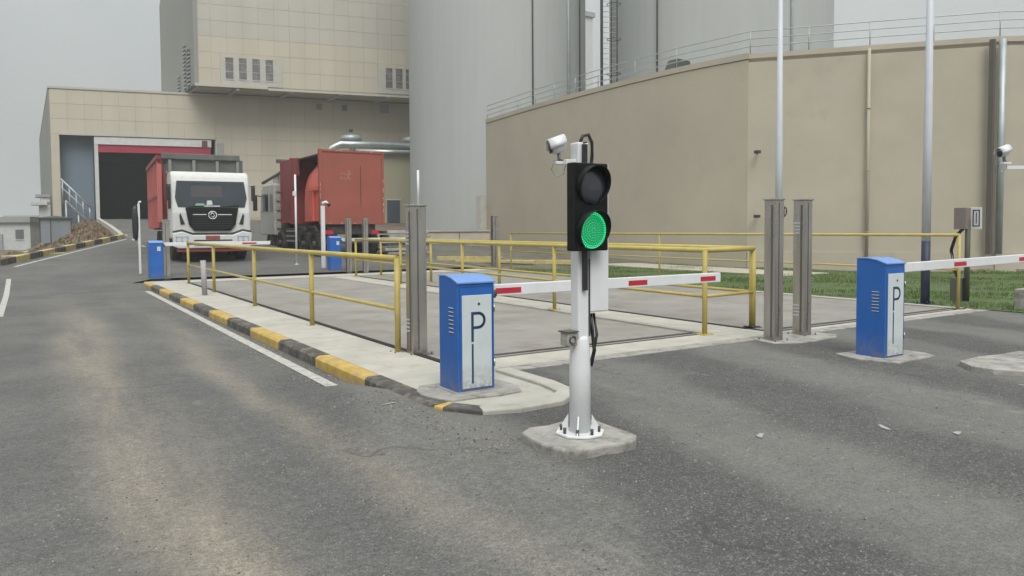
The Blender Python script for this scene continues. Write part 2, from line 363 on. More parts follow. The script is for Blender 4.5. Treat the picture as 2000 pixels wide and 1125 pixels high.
# grass blades (one uncounted mass)
gr = B()
for k in range(65000):
    y = 5.33+random.random()**1.3*16; x = 13.35+random.random()*(7.6 if y > 12 else 12)
    n_ = math.sin(x*1.9+1)*math.sin(y*1.3)+.5*math.sin(x*4.1+y*3)
    if n_ < -.3 and random.random() < .93: continue
    h = random.uniform(.0, .05)*(1.6 if n_ > .5 else .8); a = random.random()*6.28; w_ = .009; i = len(gr.v); ly = random.uniform(-.03, .03)
    gr.v += [(x-w_*math.cos(a), y-w_*math.sin(a), .01), (x+w_*math.cos(a), y+w_*math.sin(a), .01), (x+ly, y+ly, .03+h)]
    gr.face([i, i+1, i+2], 0 if random.random() < .75 else 1)
tag(gr.build('grass', [mat('grass_blade', (.075, .155, .028), .8, var=.3, scale=1.5, space='World'), mat('grass_blade_dry', (.19, .18, .07), .8, space='World')]), 'short patchy grass between the weighbridge and the tan tank wall', 'grass', kind='stuff')
# weeds and clods on the bank by the building ramp
wd = B()
for k in range(5000):
    y = random.uniform(26, 62); x = xl(y)-.4-random.random()**1.5*5
    z = G(x, y)-.06; s_ = random.uniform(.03, .12); a = random.random()*6.28; i = len(wd.v)
    wd.v += [(x-s_*math.cos(a), y-s_*math.sin(a), z), (x+s_*math.cos(a), y+s_*math.sin(a), z), (x, y, z+s_*random.uniform(.6, 1.6)), (x+s_*.6, y-s_, z)]
    wd.face([i, i+1, i+2], 0 if random.random() < .4 else 1); wd.face([i, i+2, i+3], 1)
tag(wd.build('weeds', [mat('weed_green', (.09, .11, .035), .9, space='World'), mat('clod_brown', (.17, .115, .08), .95, space='World')]), 'weeds and brown clods scattered over the soil bank', 'weeds', kind='stuff')

# island between road and weighbridge, aprons, strips
isl = B()
front = [(2.82, 5.15), (3.0, 4.98), (3.5, 4.95), (3.78, 5.2), (3.78, 6.19), (3.75, 6.2), (3.75, 6.9)]
poly = [(2.68, 22.66), (2.68, 22.45), (2.80, 22.45), (2.80, 5.3)]+front+[(3.56, 6.9), (3.56, 22.66)]
isl.prism([(x, y) for x, y in poly], -.2, .018)
isle = tag(isl.build('traffic_island', m_conc), kind='structure')
sb = B(); n = 0
def kerb_piece(x0, y0, x1, y1, wd_, h, zoff=0.0, cham=.02):
    """one kerb stone from p0 to p1, wd_ to the right of the run direction"""
    dx, dy = x1-x0, y1-y0; L_ = math.hypot(dx, dy); an = math.atan2(dy, dx)
    b = B(); g_ = .006
    b.prism([(0, 0), (wd_, 0), (wd_, h), (cham, h), (0, h-cham)], g_, L_-g_, T=Matrix.Identity(4) @ Matrix(((0,0,1,0),(-1,0,0,0),(0,1,0,0),(0,0,0,1))))
    return b, an
ym = 22.4; k = 0
stops = [22.4]
while stops[-1] > 6.2: stops.append(stops[-1]-1.43)
for k in range(len(stops)-1):
    y0, y1 = stops[k], max(stops[k+1], 5.3)
    b = B(); b.prism([(0,-.22), (.17,-.22), (.17, .022), (.03, .022), (0, -.004)], .005, (y0-y1)-.005, T=Matrix(((1,0,0,0),(0,0,-1,0),(0,1,0,0),(0,0,0,1))))
    o = b.build('kerb_stone', m_yk if k % 2 == 0 else m_bk, isle, loc=(2.63, y0, random.uniform(-.004, .004)), bevel=.008)
    o.rotation_euler.z = random.uniform(-.004, .004)
pts = [(2.63, stops[-1]), (2.66, 5.15), (2.85, 4.86), (3.15, 4.76), (3.55, 4.78), (3.86, 5.0), (3.93, 5.4), (3.94, 6.19)]
for k in range(len(pts)-1):
    (x0, y0), (x1, y1) = pts[k], pts[k+1]; dx, dy = x1-x0, y1-y0; L_ = math.hypot(dx, dy); nx_, ny_ = -dy/L_*.17, dx/L_*.17
    b = B(); q = [(x0,y0),(x1,y1),(x1+nx_*.98,y1+ny_*.98),(x0+nx_*.98,y0+ny_*.98)]
    b.prism(q, -.2, .03+.003*k); b.build('kerb_stone', m_conc if k > 1 else (m_bk if k % 2 else m_yk), isle, bevel=.012)
tag(B().box(3.75, 14.2, 6.2, 6.42, -.22, .006).build('apron_edge_strip', m_concd), kind='structure')
for a, b_ in ((3.76, 6.0), (6.0, 8.0), (8.0, 10.6), (10.6, 14.2)):
    pass
ap = tag(B().box(3.75, 14.2, 6.42, 6.5, -.22, .002).build('apron', m_conc), kind='structure')
for a, b_ in ((3.79, 5.6), (5.6, 7.5), (7.5, 8.27), (8.27, 9.9), (9.9, 11.7), (11.7, 14.2)):
    B().box(a+.004, b_-.004, 6.505, 6.935 if a < 8 else 6.552, -.2, .004+random.uniform(-.002, .002)).build('concrete_slab', m_conc, ap, bevel=.006)
mid = tag(B().box(7.52, 8.26, 6.95, 22.4, -.25, .001).build('centre_strip', m_conc), kind='structure')
for y in fr(6.95, 22.4, 8)[:-1]:
    B().box(7.58, 8.2, y+.01, y+1.92, .0005, .006).build('concrete_slab', m_conc, mid, bevel=.003)
tag(B().box(13.12, 13.34, 6.6, 22.4, -.25, .012).build('side_strip', m_conc), kind='structure')
tag(B().box(3.565, 13.3, 21.6, 22.68, -.25, .02).build('rear_apron', m_conc), kind='structure')
# white road lines (thin sheets following the ground)
def line(name, p0, p1, w_, n=24, off=.006):
    b = B(); (x0,y0),(x1,y1) = p0, p1; dx, dy = x1-x0, y1-y0; L_ = math.hypot(dx, dy); nx_, ny_ = -dy/L_*w_/2, dx/L_*w_/2
    for i in range(n+1):
        t = i/n; x, y = x0+dx*t, y0+dy*t
        for s_ in (-1, 1): b.v.append((x+nx_*s_, y+ny_*s_, G(x+nx_*s_, y+ny_*s_)+off))
    for i in range(n): b.face([i*2, i*2+2, i*2+3, i*2+1])
    o = b.build(name, m_white); return tag(o, kind='structure')
line('road_line', (2.50, 20.6), (2.42, 5.6), .12)
line('road_line', (-.42, 16), (-.40, 24.4), .11)
line('road_line', (-.28, 27.2), (3.95, 39.3), .12)
for y in (34.2, 35.9, 38.4, 42, 46): line('lane_dash', (4.1+(y-34)*.02, y), (4.12+(y-34)*.02, y+.9), .12, 4)
# striped kerb round the soil bank and its plain continuation up to the hall
lk = thing('striped_kerb', (0, 0, 0), 'faded yellow and black kerb along the foot of the brown soil bank at left', 'kerb')
A_, C_ = Vector((-.62, 27.6)), Vector((3.95, 40.0)); N_ = 12
for k in range(N_):
    p0, p1 = A_.lerp(C_, k/N_), A_.lerp(C_, (k+1)/N_); an = math.atan2(p1.y-p0.y, p1.x-p0.x); L_ = (p1-p0).length
    T = Matrix.Translation((p0.x, p0.y, G(p0.x, p0.y)-.02)) @ Matrix.Rotation(an, 4, 'Z') @ Matrix.Rotation(-math.atan2(G(p1.x,p1.y)-G(p0.x,p0.y), L_), 4, 'Y')
    B().box(.01, L_-.01, 0, .2, -.1, .22).build('kerb_stone', m_yk2 if k % 2 else m_bk, lk, bevel=.02).matrix_local = T
pk = thing('plain_kerb', (0, 0, 0), 'pale bare concrete kerb climbing from the striped kerb to the hall doorway', 'kerb')
for k in range(14):
    y0, y1 = 40.1+k*1.4, 40.1+(k+1)*1.4; p0, p1 = (xl(y0)-.02, y0), (xl(y1)-.02, y1); an = math.atan2(p1[1]-p0[1], p1[0]-p0[0]); L_ = math.hypot(p1[1]-p0[1], p1[0]-p0[0])
    T = Matrix.Translation((p0[0], p0[1], G(p0[0]+.1, y0)-.02)) @ Matrix.Rotation(an, 4, 'Z') @ Matrix.Rotation(-math.atan(.055), 4, 'Y')
    B().box(.01, L_-.01, 0, .2, -.1, .2).build('kerb_stone', m_conc, pk, bevel=.02).matrix_local = T

gt = B(); random.seed(21)
for k in range(6500):
    if k % 2: x = random.uniform(.0, 9); y = random.uniform(1.8, 5.2)
    else: x = 2.5+random.gauss(0, .16); y = random.uniform(4, 22)
    if x > 2.6 and y > 4.6 and x < 4.2: continue
    z = G(x, y); q = random.uniform(.003, .009)*(1.3 if k % 2 == 0 else 1); i = len(gt.v); a = random.random()*6
    gt.v += [(x+q*math.cos(a), y+q*math.sin(a), z), (x+q*math.cos(a+2.1), y+q*math.sin(a+2.1), z), (x+q*math.cos(a+4.2), y+q*math.sin(a+4.2), z), (x, y, z+q*.9)]
    mi = random.choice((0, 0, 1, 2))
    for f_ in ((0, 1, 3), (1, 2, 3), (2, 0, 3)): gt.face([i+j for j in f_], mi)
tag(gt.build('grit', [mat('grit_grey', (.2, .195, .185), .9), mat('grit_dark', (.07, .07, .07), .9), mat('grit_tan', (.3, .26, .2), .9)]), 'loose grit and pebbles scattered over the asphalt and along the kerb foot', 'grit', kind='stuff')
# ------------------------------------------------------------------ weighbridge decks
def deck(x0, x1, x0b, x1b, ya, yb, label, n):
    t = thing('weighbridge', ((x0+x1)/2, ya, 0), label, 'weighbridge', 'weighbridge decks')
    cx = (x0+x1)/2; L_ = (yb-ya)/n
    for k in range(n):
        y0, y1 = k*L_+(.04 if k else 0), (k+1)*L_-.0; f0, f1 = k/n, (k+1)/n
        q = [(x0+(x0b-x0)*f0-cx, y0), (x1+(x1b-x1)*f0-cx, y0), (x1+(x1b-x1)*f1-cx, y1), (x0+(x0b-x0)*f1-cx, y1)]
        B().prism(q, -.16, .004).build('deck_panel', m_deck, t, bevel=.006)
    # dark joint round the deck
    s_ = B(); s_.box(x0-cx-.0, x1-cx+.0, -.085, -.005, -.2, -.005); s_.box(x0-cx-.09, x0-cx-.006, 0, yb-ya, -.2, .0215 if x0 < 5 else .008)
    s_.build('joint_seal', m_black, t)
    e = B(); e.box(x0-cx+.02, x1-cx-.02, .03, .06, .004, .02); e.build('edge_angle', m_ssd, t)
    return t
deck(3.66, 7.36, 3.66, 7.46, 7.02, 21.5, 'left weighbridge deck with dusty tan surface ahead of the oncoming white truck', 3)
deck(8.36, 13.02, 8.36, 13.02, 6.64, 21.5, 'right weighbridge deck beside the grass, behind the paired steel columns', 3)

# ------------------------------------------------------------------ yellow railings
def railing(posts, label, h=1.07, lower=.5, endbar=None, z=0, rad=.036, group='yellow pipe railings'):
    x0, y0 = posts[0]; t = thing('safety_railing', (x0, y0, z), label, 'railing', group)
    L_ = [(x-x0, y-y0) for x, y in posts]
    B().tube([(x, y, h) for x, y in L_], rad, 10).build('top_rail', m_yel, t)
    B().tube([(x, y, lower) for x, y in L_], rad*.62, 8).build('mid_rail', m_yel, t)
    for x, y in L_:
        b = B(); b.tube([(x, y, .0), (x, y, h)], rad*.92, 10); o = b.build('post', m_yel, t)
        c = B(); c.box(x-.085, x+.085, y-.085, y+.085, .001, .014)
        for sx in (-1, 1):
            for sy in (-1, 1): c.tube([(x+sx*.062, y+sy*.062, .014), (x+sx*.062, y+sy*.062, .03)], .009, 6)
        c.build('base_plate', m_ssd if posts.index(posts[0]) == 0 and x == 0 else m_yel, o)
    return t
railing([(3.50, 7.84), (3.46, 10.75), (3.48, 14.08), (3.52, 17.8), (3.55, 21.1)], 'yellow pipe railing along the striped island kerb, left of the left weighbridge')
rc = railing([(8.46, 7.0), (7.4, 6.9), (7.6, 10.5), (7.8, 14.1), (8.0, 17.7), (8.2, 21.3)], 'yellow railing between the two decks whose front end turns a corner', h=1.1)
railing([(8.46, 7.03), (8.6, 10.6), (8.72, 14.1), (8.86, 17.7), (8.99, 21.3)], 'yellow railing on the left edge of the right weighbridge, behind the green traffic light', h=1.1)
railing([(13.1, 6.6), (13.2, 13.8), (13.25, 20.7)], 'thin far yellow railing between the right weighbridge and the grass', h=1.24, lower=.66, rad=.027)

# ------------------------------------------------------------------ barrier gates
def p_sign(parent, x, y, z):
    """letter P and the bar under it, flat print standing 1.5 mm proud"""
    b = B(); th = .0015; W = .024
    b.box(x, x+W, y-th, y, z-.25, z+.0)
    pts = [(x+W*.5, z-.009)]; cx = x+.068; cz = z-.072; r_ = .060
    path = [(x+W, z-.012), (cx, z-.012)]+[(cx+r_*math.sin(a), cz+r_*math.cos(a)) for a in [R(15*i) for i in range(1, 12)]]+[(cx, z-.132), (x+W, z-.132)]
    for (ax, az_), (bx, bz) in zip(path, path[1:]):
        dx, dz = bx-ax, bz-az_; l = math.hypot(dx, dz); nx_, nz = -dz/l*W/2, dx/l*W/2; ex, ez = dx/l*.003, dz/l*.003
        n0 = len(b.v); q = [(ax-ex+nx_, az_-ez+nz), (ax-ex-nx_, az_-ez-nz), (bx+ex-nx_, bz+ez-nz), (bx+ex+nx_, bz+ez+nz)]
        b.v += [(u, y-th, v) for u, v in q]; b.face([n0, n0+1, n0+2, n0+3])
    b.box(x+.003, x+W-.003, y-th, y, z-.60, z-.268)
    b.build('letter_p', m_pblk, parent)
def gate(loc, label, arm_len, rz=0, pad=None, arm_z=.9, tilt=0, reds=((.02, .34), (1.0, 1.18), (2.55, 2.78)), far=False, h=1.0, arm_y=.12):
    t = thing('barrier_gate', loc, label, 'barrier gate', 'blue parking barrier gates', rz)
    w_, l_ = .355, .33
    c = B(); c.prism([(0, 0), (l_, 0), (l_, h+.05), (l_*.6, h+.052), (l_*.3, h+.035), (.0, h)], 0, w_, T=Matrix(((0,0,1,0),(1,0,0,0),(0,1,0,0),(0,0,0,1))))
    c.build('cabinet', m_blue, t, bevel=.008)
    lid = B(); lid.prism([(-.012, h-.002), (l_*.3, h+.037), (l_*.6, h+.054), (l_+.004, h+.052), (l_+.004, h+.062), (l_*.6, h+.064), (l_*.3, h+.047), (-.012, h+.01)], -.005, w_+.005, T=Matrix(((0,0,1,0),(1,0,0,0),(0,1,0,0),(0,0,0,1))))
    lid.build('lid', m_bluel, t)
    pn = B(); pn.box(.04, w_-.03, -.008, .0, .035, h-.10); p = pn.build('front_panel', m_blue if far else m_panel, t, bevel=.003)
    if not far:
        p_sign(p, .125, -.008, h-.24)
        B().tube([(.2, -.012, h-.175), (.2, -.006, h-.175)], .011, 10).build('keyhole', m_blkp, p)
        v = B()
        for k in range(7): v.box(-.003, .0, .07, .15, .50+k*.034, .507+k*.034)
        v.build('vent_slot', m_panel, t)
        sm_ = B()
        for a_ in ((.018, .021, .04, h-.03), (w_-.018, w_-.015, .04, h-.03)): sm_.box(a_[0], a_[1], -.0015, .0, a_[2], a_[3])
        sm_.box(.018, w_-.015, -.0014, .0, h-.033, h-.03); sm_.build('door_gap', m_blkp, t)
        for z_ in (.2, h-.25): B().tube([(w_-.004, -.006, z_), (w_-.004, -.006, z_+.06)], .007, 8).build('hinge', m_ss, t)
        ld = B()
        for k in range(7): ld.box(-.0015, .0, .07, .15, .492+k*.034, .499+k*.034)
        ld.build('vent_shadow_gap', m_blkp, t)
        fl = B(); fl.box(-.03, w_+.03, -.02, l_+.03, .0, .012); fl.build('foot_plate', m_concd, t)
    else:
        B().box(w_*.55, w_*.8, -.02, -.009, h-.22, h-.1).build('reader_box', m_panel, t)
    hub = B(); hub.tube([(w_-.01, arm_y-.04, arm_z-.02), (w_+.05, arm_y-.04, arm_z-.02)], .05, 12); hub.build('arm_hub', m_ssd, t)
    T = Matrix.Translation((w_+.02, arm_y-.06, arm_z)) @ Matrix.Rotation(-tilt, 4, 'Y')
    am = B(); am.box(0, arm_len, -.022, .022, -.05, .05); a = am.build('arm', m_wp, t, bevel=.006); a.matrix_local = T
    for r0, r1 in reds:
        B().box(r0, r1, -.0245, .0245, -.03, .018).build('red_reflector', m_red, a)
    return t
gate((2.98, 5.48, .03), 'nearest blue barrier gate with letter P and lowered white arm, left of the traffic light', 2.8, arm_z=.84, h=.915, reds=((.02, .28), (1.52, 1.76), (2.5, 2.72)))
gate((7.52, 4.52, 0), 'blue barrier gate with letter P at right, its arm running out past the frame', 3.6, arm_z=.95, tilt=R(.6), reds=((1.05, 1.32), (2.6, 2.85)), h=1.0)
gate((2.84, 22.75, 0), 'small far blue barrier gate at the end of the striped island kerb', 2.9, arm_z=1.02, far=True, reds=((.6, .8), (2.1, 2.5)), h=1.06)
gate((8.02, 23.0, .07), 'far blue barrier gate in front of the red container truck', 2.6, arm_z=1.0, far=True, reds=((1.4, 1.7),), h=1.06)
for i, (px_, py_, sx, sy) in enumerate(((3.15, 5.63, .42, .36), (7.75, 4.66, .48, .36), (8.1, 6.05, .62, .34), (8.4, 3.5, .75, .42))):
    b = B(); k = 14; pl_ = []
    for j in range(k):
        a = 2*math.pi*j/k; q = 1/max(abs(math.cos(a)), abs(math.sin(a)))**.75; pl_.append((px_+sx*q*math.cos(a)*random.uniform(.9, 1.08), py_+sy*q*math.sin(a)*random.uniform(.9, 1.08)))
    b.prism(pl_, -.05, (.035, .016, .014, .05)[i])
    tag(b.build('concrete_footing', m_concd, bevel=.006), kind='structure')

# ------------------------------------------------------------------ stainless steel sensor columns
def column(loc, label, h=1.7, w_=.17, d_=.14, lights=True, wheel=False, antenna=False, rz=0):
    t = thing('sensor_column', loc, label, 'steel column', 'stainless steel sensor columns', rz)
    B().box(0, w_, 0, d_, 0, h).build('housing', m_ss, t, bevel=.006)
    B().box(-.012, w_+.012, -.012, d_+.012, h, h+.02).build('cap', m_ss, t, bevel=.004)
    B().box(w_*.36, w_*.46, -.0035, .0, .06, h-.03).build('door_seam', m_ssd, t)
    B().box(-.004, 0, d_*.25, d_*.4, .05, h-.06).build('side_seam', m_ssd, t)
    if lights:
        for z0 in (.26, h-.42):
            for k in range(4): B().box(-.009, .0, d_*.45, d_*.9, z0+k*.042, z0+.014+k*.042).build('sensor_slot', m_panel, t)
    fp = B(); fp.box(-.05, w_+.05, -.05, d_+.05, .0, .012)
    for sx in (-.035, w_+.035):
        for sy in (-.035, d_+.035): fp.tube([(sx, sy, .012), (sx, sy, .04)], .009, 6)
    fp.build('foot_plate', m_ssd, t)
    if wheel:
        wl = B(); wl.ring((w_+.08, .07, h-.14), (0, 1, .1), .062, .007, 18)
        for k in range(3):
            a = k*math.pi/3; wl.tube([(w_+.08-.06*math.cos(a), .07, h-.14-.06*math.sin(a)), (w_+.08+.06*math.cos(a), .07, h-.14+.06*math.sin(a))], .006, 6)
        wl.tube([(w_, .07, h-.14), (w_+.08, .07, h-.14)], .012, 8)
        wl.build('hand_wheel', m_dsteel, t)
    if antenna: B().tube([(w_*.7, d_*.5, h+.02), (w_*.7, d_*.5, h+.4)], .014, 8).build('antenna', m_wp, t)
    return t
column((3.56, 7.58, 0), 'stainless steel column with slim antenna, standing behind the nearest blue gate', h=1.65, w_=.18, d_=.16, antenna=True)
column((7.60, 5.96, 0), 'left steel column of the front pair, with a small hand wheel on its side', h=1.72, w_=.15, d_=.17, lights=False, wheel=True)
column((8.30, 6.06, 0), 'right steel column of the front pair, with lit slots on its side', h=1.73, w_=.14, d_=.18)
column((3.22, 22.95, .0), 'far steel column right beside the small blue gate on the island', h=1.68, w_=.17, d_=.14, lights=False)
column((8.47, 22.75, .0), 'far steel column just right of the blue gate under the red container', h=1.72, w_=.16, d_=.14, lights=False)
column((8.87, 22.35, .0), 'far steel column right of its twin under the red container rear', h=1.72, w_=.15, d_=.14, lights=False)
column((13.55, 22.3, 0), 'far steel column before the pale left corner of the tan tank wall', h=1.82, w_=.22, d_=.16, lights=False)

# bollard, white posts
bo = thing('bollard', (3.19, 17.1, 0), 'short grey pipe bollard on the concrete island behind the striped kerb', 'bollard')
B().tube([(0, 0, 0), (-.02, .01, .76)], .055, 14).build('pipe', mat('bollard_grey', (.34, .32, .34), .6, var=.1), bo)
B().lathe([(.09, .0), (.09, .01), (.06, .02)], n=14).build('collar', m_concd, bo)
wa = thing('white_post', (9.0, 30.6, .5), 'tall thin white post before the red container truck', 'post')
wa.location = (8.2, 27.0, G(8.2, 27.0)-.02)
wa.location = (7.62, 25.2, G(7.62, 25.2))
B().tube([(0, 0, 0), (0, 0, 3.0)], .034, 10).build('shaft', m_wp, wa)
B().lathe([(.07, 0), (.07, .015), (.036, .03)], n=12).build('foot', m_wp, wa); B().box(-.09, .02, -.04, .04, 2.3, 2.45).build('clip', m_wp, wa)
wb = thing('lamp_post', (8.1, 23.9, G(8.1, 23.9)), 'white post with a bent black top beside the far blue gate', 'post')
B().box(-.06, .06, -.05, .05, 0, 2.0).build('shaft', m_wp, wb, bevel=.01)
B().tube([(0, 0, 2.0), (0, 0, 2.1), (.1, -.03, 2.13), (.18, -.05, 2.06)], .045, 10).build('bent_top', m_wp, wb); B().tube([(.15, -.04, 2.08), (.22, -.06, 2.0)], .055, 12).build('sensor_head', m_blkp, wb)
wc = thing('reader_post', (2.72, 24.0, G(2.72, 24.0)), 'white post carrying a black oval reader behind the small far gate', 'post')
B().box(0, .06, -.03, .03, 0, 2.0).build('shaft', m_wp, wc, bevel=.01); B().tube([(.03, 0, 2.0), (.05, 0, 2.05), (.1, 0, 2.06)], .03, 8).build('bent_top', m_wp, wc)
T = Matrix.Translation((-.06, 0, 1.45)) @ Matrix.Diagonal((.09, .06, .5, 1))
B().lathe([(.2, -1), (.8, -.8), (1, -.3), (1, .3), (.8, .8), (.2, 1)], n=16, T=T).build('reader', m_blkp, wc)

# ------------------------------------------------------------------ traffic light
tl = thing('traffic_light', (3.01, 3.88, 0), 'two lamp traffic light showing green on a square white pole in the foreground', 'traffic light'); tl.scale = (.955, .955, 1)
pl_ = B(); pl_.box(-.045, .045, -.045, .045, .02, 1.945); pl_.build('pole', m_wp, tl, bevel=.01)
flr = B(); flr.lathe([(.072, .0), (.072, .5), (.068, .6), (.06, .68), (.052, .7)], n=20); flr.build('pole_sleeve', m_wp, tl)
bp_ = B(); bp_.prism([(.17*math.cos(R(22.5+45*k)), .17*math.sin(R(22.5+45*k))) for k in range(8)], .062, .078); pb = bp_.build('base_plate', m_wp, tl, bevel=.004)
for k in range(8):
    a = R(45*k); B().tube([(.13*math.cos(a), .13*math.sin(a), .07), (.13*math.cos(a), .13*math.sin(a), .115)], .011, 6).build('bolt', m_dsteel, pb)
for k in range(4):
    a = R(45+90*k); g_ = B(); g_.prism([(.08, .078), (.15, .078), (.08, .19)], -.005, .005, T=Matrix.Rotation(a, 4, 'Z') @ Matrix(((1,0,0,0),(0,0,1,0),(0,1,0,0),(0,0,0,1)))); g_.build('gusset', m_wp, tl)
pt = B(); k = 18
pt.prism([(.34*math.cos(2*math.pi*j/k)/max(abs(math.cos(2*math.pi*j/k)), abs(math.sin(2*math.pi*j/k)))**.8*random.uniform(.92, 1.06), .33*math.sin(2*math.pi*j/k)/max(abs(math.cos(2*math.pi*j/k)), abs(math.sin(2*math.pi*j/k)))**.8*random.uniform(.92, 1.06)) for j in range(k)], -.02, .06)
pt.build('concrete_plinth', m_concd, tl, bevel=.015)
hd = B(); hd.box(-.165, .125, -.15, -.075, 1.255, 1.805); m_head = mat('lamp_head_black', (.007, .0075, .008), .5, spec=.2); head = hd.build('lamp_head', m_head, tl, bevel=.008)
def visor(z, open_bottom=True):
    b = B(); n_ = 22; r_ = .124; cx = -.02
    a0, a1 = R(-55), R(235)
    for i in range(n_+1):
        a = a0+(a1-a0)*i/n_; f = .5+.5*math.sin(a) ; dep = .015+.075*f
        for rr, dy in ((r_, 0), (r_, -dep), (r_-.006, -dep), (r_-.006, 0)): b.v.append((cx+rr*math.cos(a), -.15+dy, z+rr*math.sin(a)))
    for i in range(n_):
        for q in range(3): b.face([i*4+q, i*4+q+1, (i+1)*4+q+1, (i+1)*4+q], 0, True)
    b.build('visor', m_head, head)
ry = Matrix(((1,0,0,0),(0,0,-1,0),(0,1,0,0),(0,0,0,1)))
for z, lit in ((1.665, False), (1.385, True)):
    visor(z)
    b = B(); b.lathe([(.118, 0), (.114, .012), (.08, .022), (.03, .027)], n=32, T=Matrix.Translation((-.02, -.15, z)) @ ry)
    ln = b.build('lamp_lens', m_greenled if lit else m_redlens, head)
    if lit:
        dts = B()
        for rr in (.015, .032, .049, .066, .083, .099, .111):
            nn = max(5, int(rr*2*math.pi/.0145))
            for i in range(nn):
                a = 2*math.pi*i/nn; x, zz = -.02+rr*math.cos(a), z+rr*math.sin(a); y = -.176+rr*rr*1.0; q = .0052
                i0 = len(dts.v); dts.v += [(x-q, y, zz), (x, y, zz-q), (x+q, y, zz), (x, y, zz+q), (x, y-.004, zz)]
                for u_, v_ in ((0, 1), (1, 2), (2, 3), (3, 0)): dts.face([i0+u_, i0+v_, i0+4])
        o = dts.build('led_dot', m_leddot, ln); o['kind'] = 'stuff'
b = B(); b.box(-.018, .012, -.075, -.05, 1.0, 1.93)
for z in (1.08, 1.9, 1.94): b.tube([(-.003, -.08, z), (-.003, -.05, z)], .006, 6)
b.build('mounting_bracket', m_blkp, tl)
B().box(.052, .215, -.05, .06, .853, 1.815).build('control_box', m_wp, tl, bevel=.01)
B().box(.044, .0515, -.05, .05, .7, 1.2).build('box_seam', m_dsteel, tl)
B().box(-.12, .0, -.02, .02, 1.80, 1.835).build('camera_arm', m_wp, tl, bevel=.004)
B().tube([(.0, -.01, 1.945), (.02, -.01, 1.99), (.07, -.01, 2.0), (.1, -.01, 1.95), (.10, -.01, 1.86), (.10, 0, 1.8)], .012, 8).build('cable', m_blkp, tl)
B().tube([(.09, -.0, .84), (.1, -.01, .72), (.11, -.02, .6), (.07, -.03, .5)], .014, 8).build('lower_cable', m_blkp, tl)
B().tube([(.12, -.0, .84), (.14, -.01, .70), (.09, -.03, .56)], .010, 8).build('lower_cable', m_blkp, tl)
jb = B(); jb.box(-.15, -.065, -.06, .02, .65, .735); jb = jb.build('socket_box', m_concd, tl, bevel=.006)
B().ring((-.108, -.064, .69), (0, 1, 0), .024, .006, 16).build('socket_ring', m_ssd, jb)
B().box(-.16, -.06, -.07, .03, .736, .744).build('box_cover', m_ssd, jb)
def camera_dev(loc, rz, label, wrap=False):
    t = thing('security_camera', loc, label, 'camera', 'white weatherproof cameras', rz); t.scale = (.6, .95, .88)
    T = Matrix.Rotation(R(-14), 4, 'Y') @ Matrix.Diagonal((1, .88, 1, 1))
    b = B(); n_ = 16
    b.lathe([(.012, -.085), (.045, -.078), (.056, -.04), (.056, .03), (.048, .065), (.02, .078)], n=n_, T=T @ Matrix(((0,0,-1,0),(0,1,0,0),(1,0,0,0),(0,0,0,1))))
    b.build('camera_body', m_wp, t)
    b = B()
    for i in range(9):
        a = R(-10+200*i/8)
        for x in (-.105, .08): b.v.append(tuple(T @ Vector((x, .064*math.cos(a), .064*math.sin(a)+.003))))
    for i in range(8): b.face([i*2, i*2+1, i*2+3, i*2+2], 0, True)
    h_ = b.build('sun_hood', m_wp, t); sd = h_.modifiers.new('solid', 'SOLIDIFY'); sd.thickness = .005
    B().lathe([(.038, 0), (.036, .008), (.01, .01)], n=16, T=T @ Matrix.Translation((-.085, 0, 0)) @ Matrix(((0,0,-1,0),(0,1,0,0),(1,0,0,0),(0,0,0,1)))).build('lens', m_blkp, t)
    B().tube([(.01, 0, -.05), (.015, 0, -.10), (.05, 0, -.115)], .018, 10).build('swivel', m_ssd, t)
    B().box(-.03, .12, -.025, .025, -.135, -.112).build('mount_foot', m_wp, t, bevel=.004)
    B().tube([(-.02, .03, -.1), (-.06, .03, -.17), (.0, .03, -.22), (.07, .03, -.2), (.1, .02, -.13)], .005, 6).build('camera_cable', m_polew, t)
    return t
c1 = camera_dev((2.89, 3.95, 1.925), R(-20), 'white camera beside the top of the green traffic light')
c2 = camera_dev((8.15, 3.70, 2.12), R(-20), 'white camera at the right frame edge above the barrier arm')
cp_ = thing('camera_pole', (8.56, 3.44, 0), 'white pole carrying the camera at the right frame edge', 'pole')
B().box(-.05, .05, -.05, .05, .05, 2.15).build('shaft', m_wp, cp_, bevel=.01)
T = Matrix.Rotation(math.atan2(.26, -.41), 4, 'Z'); B().box(.0, .46, -.02, .02, 1.95, 1.985, T=T).build('camera_arm', m_wp, cp_)
B().box(-.14, .14, -.14, .14, .05, .065).build('base_plate', m_wp, cp_)

random.seed(9)
for k, (x, y, l_, a_) in enumerate(((4.06, 3.28, .13, .5), (4.95, 2.92, .16, .9), (5.2, 2.6, .1, .2), (7.3, 3.05, .1, 1.4))):
    b = B(); b.prism([(0, 0), (l_, .01), (l_*.9, .035), (l_*.3, .045), (.01, .03)], .0, .006); o = b.build('plastic_scrap', mat('scrap_grey', (.33, .33, .32), .7), loc=(x, y, .003)); o.rotation_euler = (.03, .05, a_)
    tag(o, ['small pale scrap on the asphalt right of the traffic light foot', 'longest pale scrap on the asphalt below the right blue gate', 'short pale scrap nearest the bottom right corner', 'tiny pale scrap in front of the right edge concrete pad'][k], 'litter', 'pale scraps on the front asphalt')
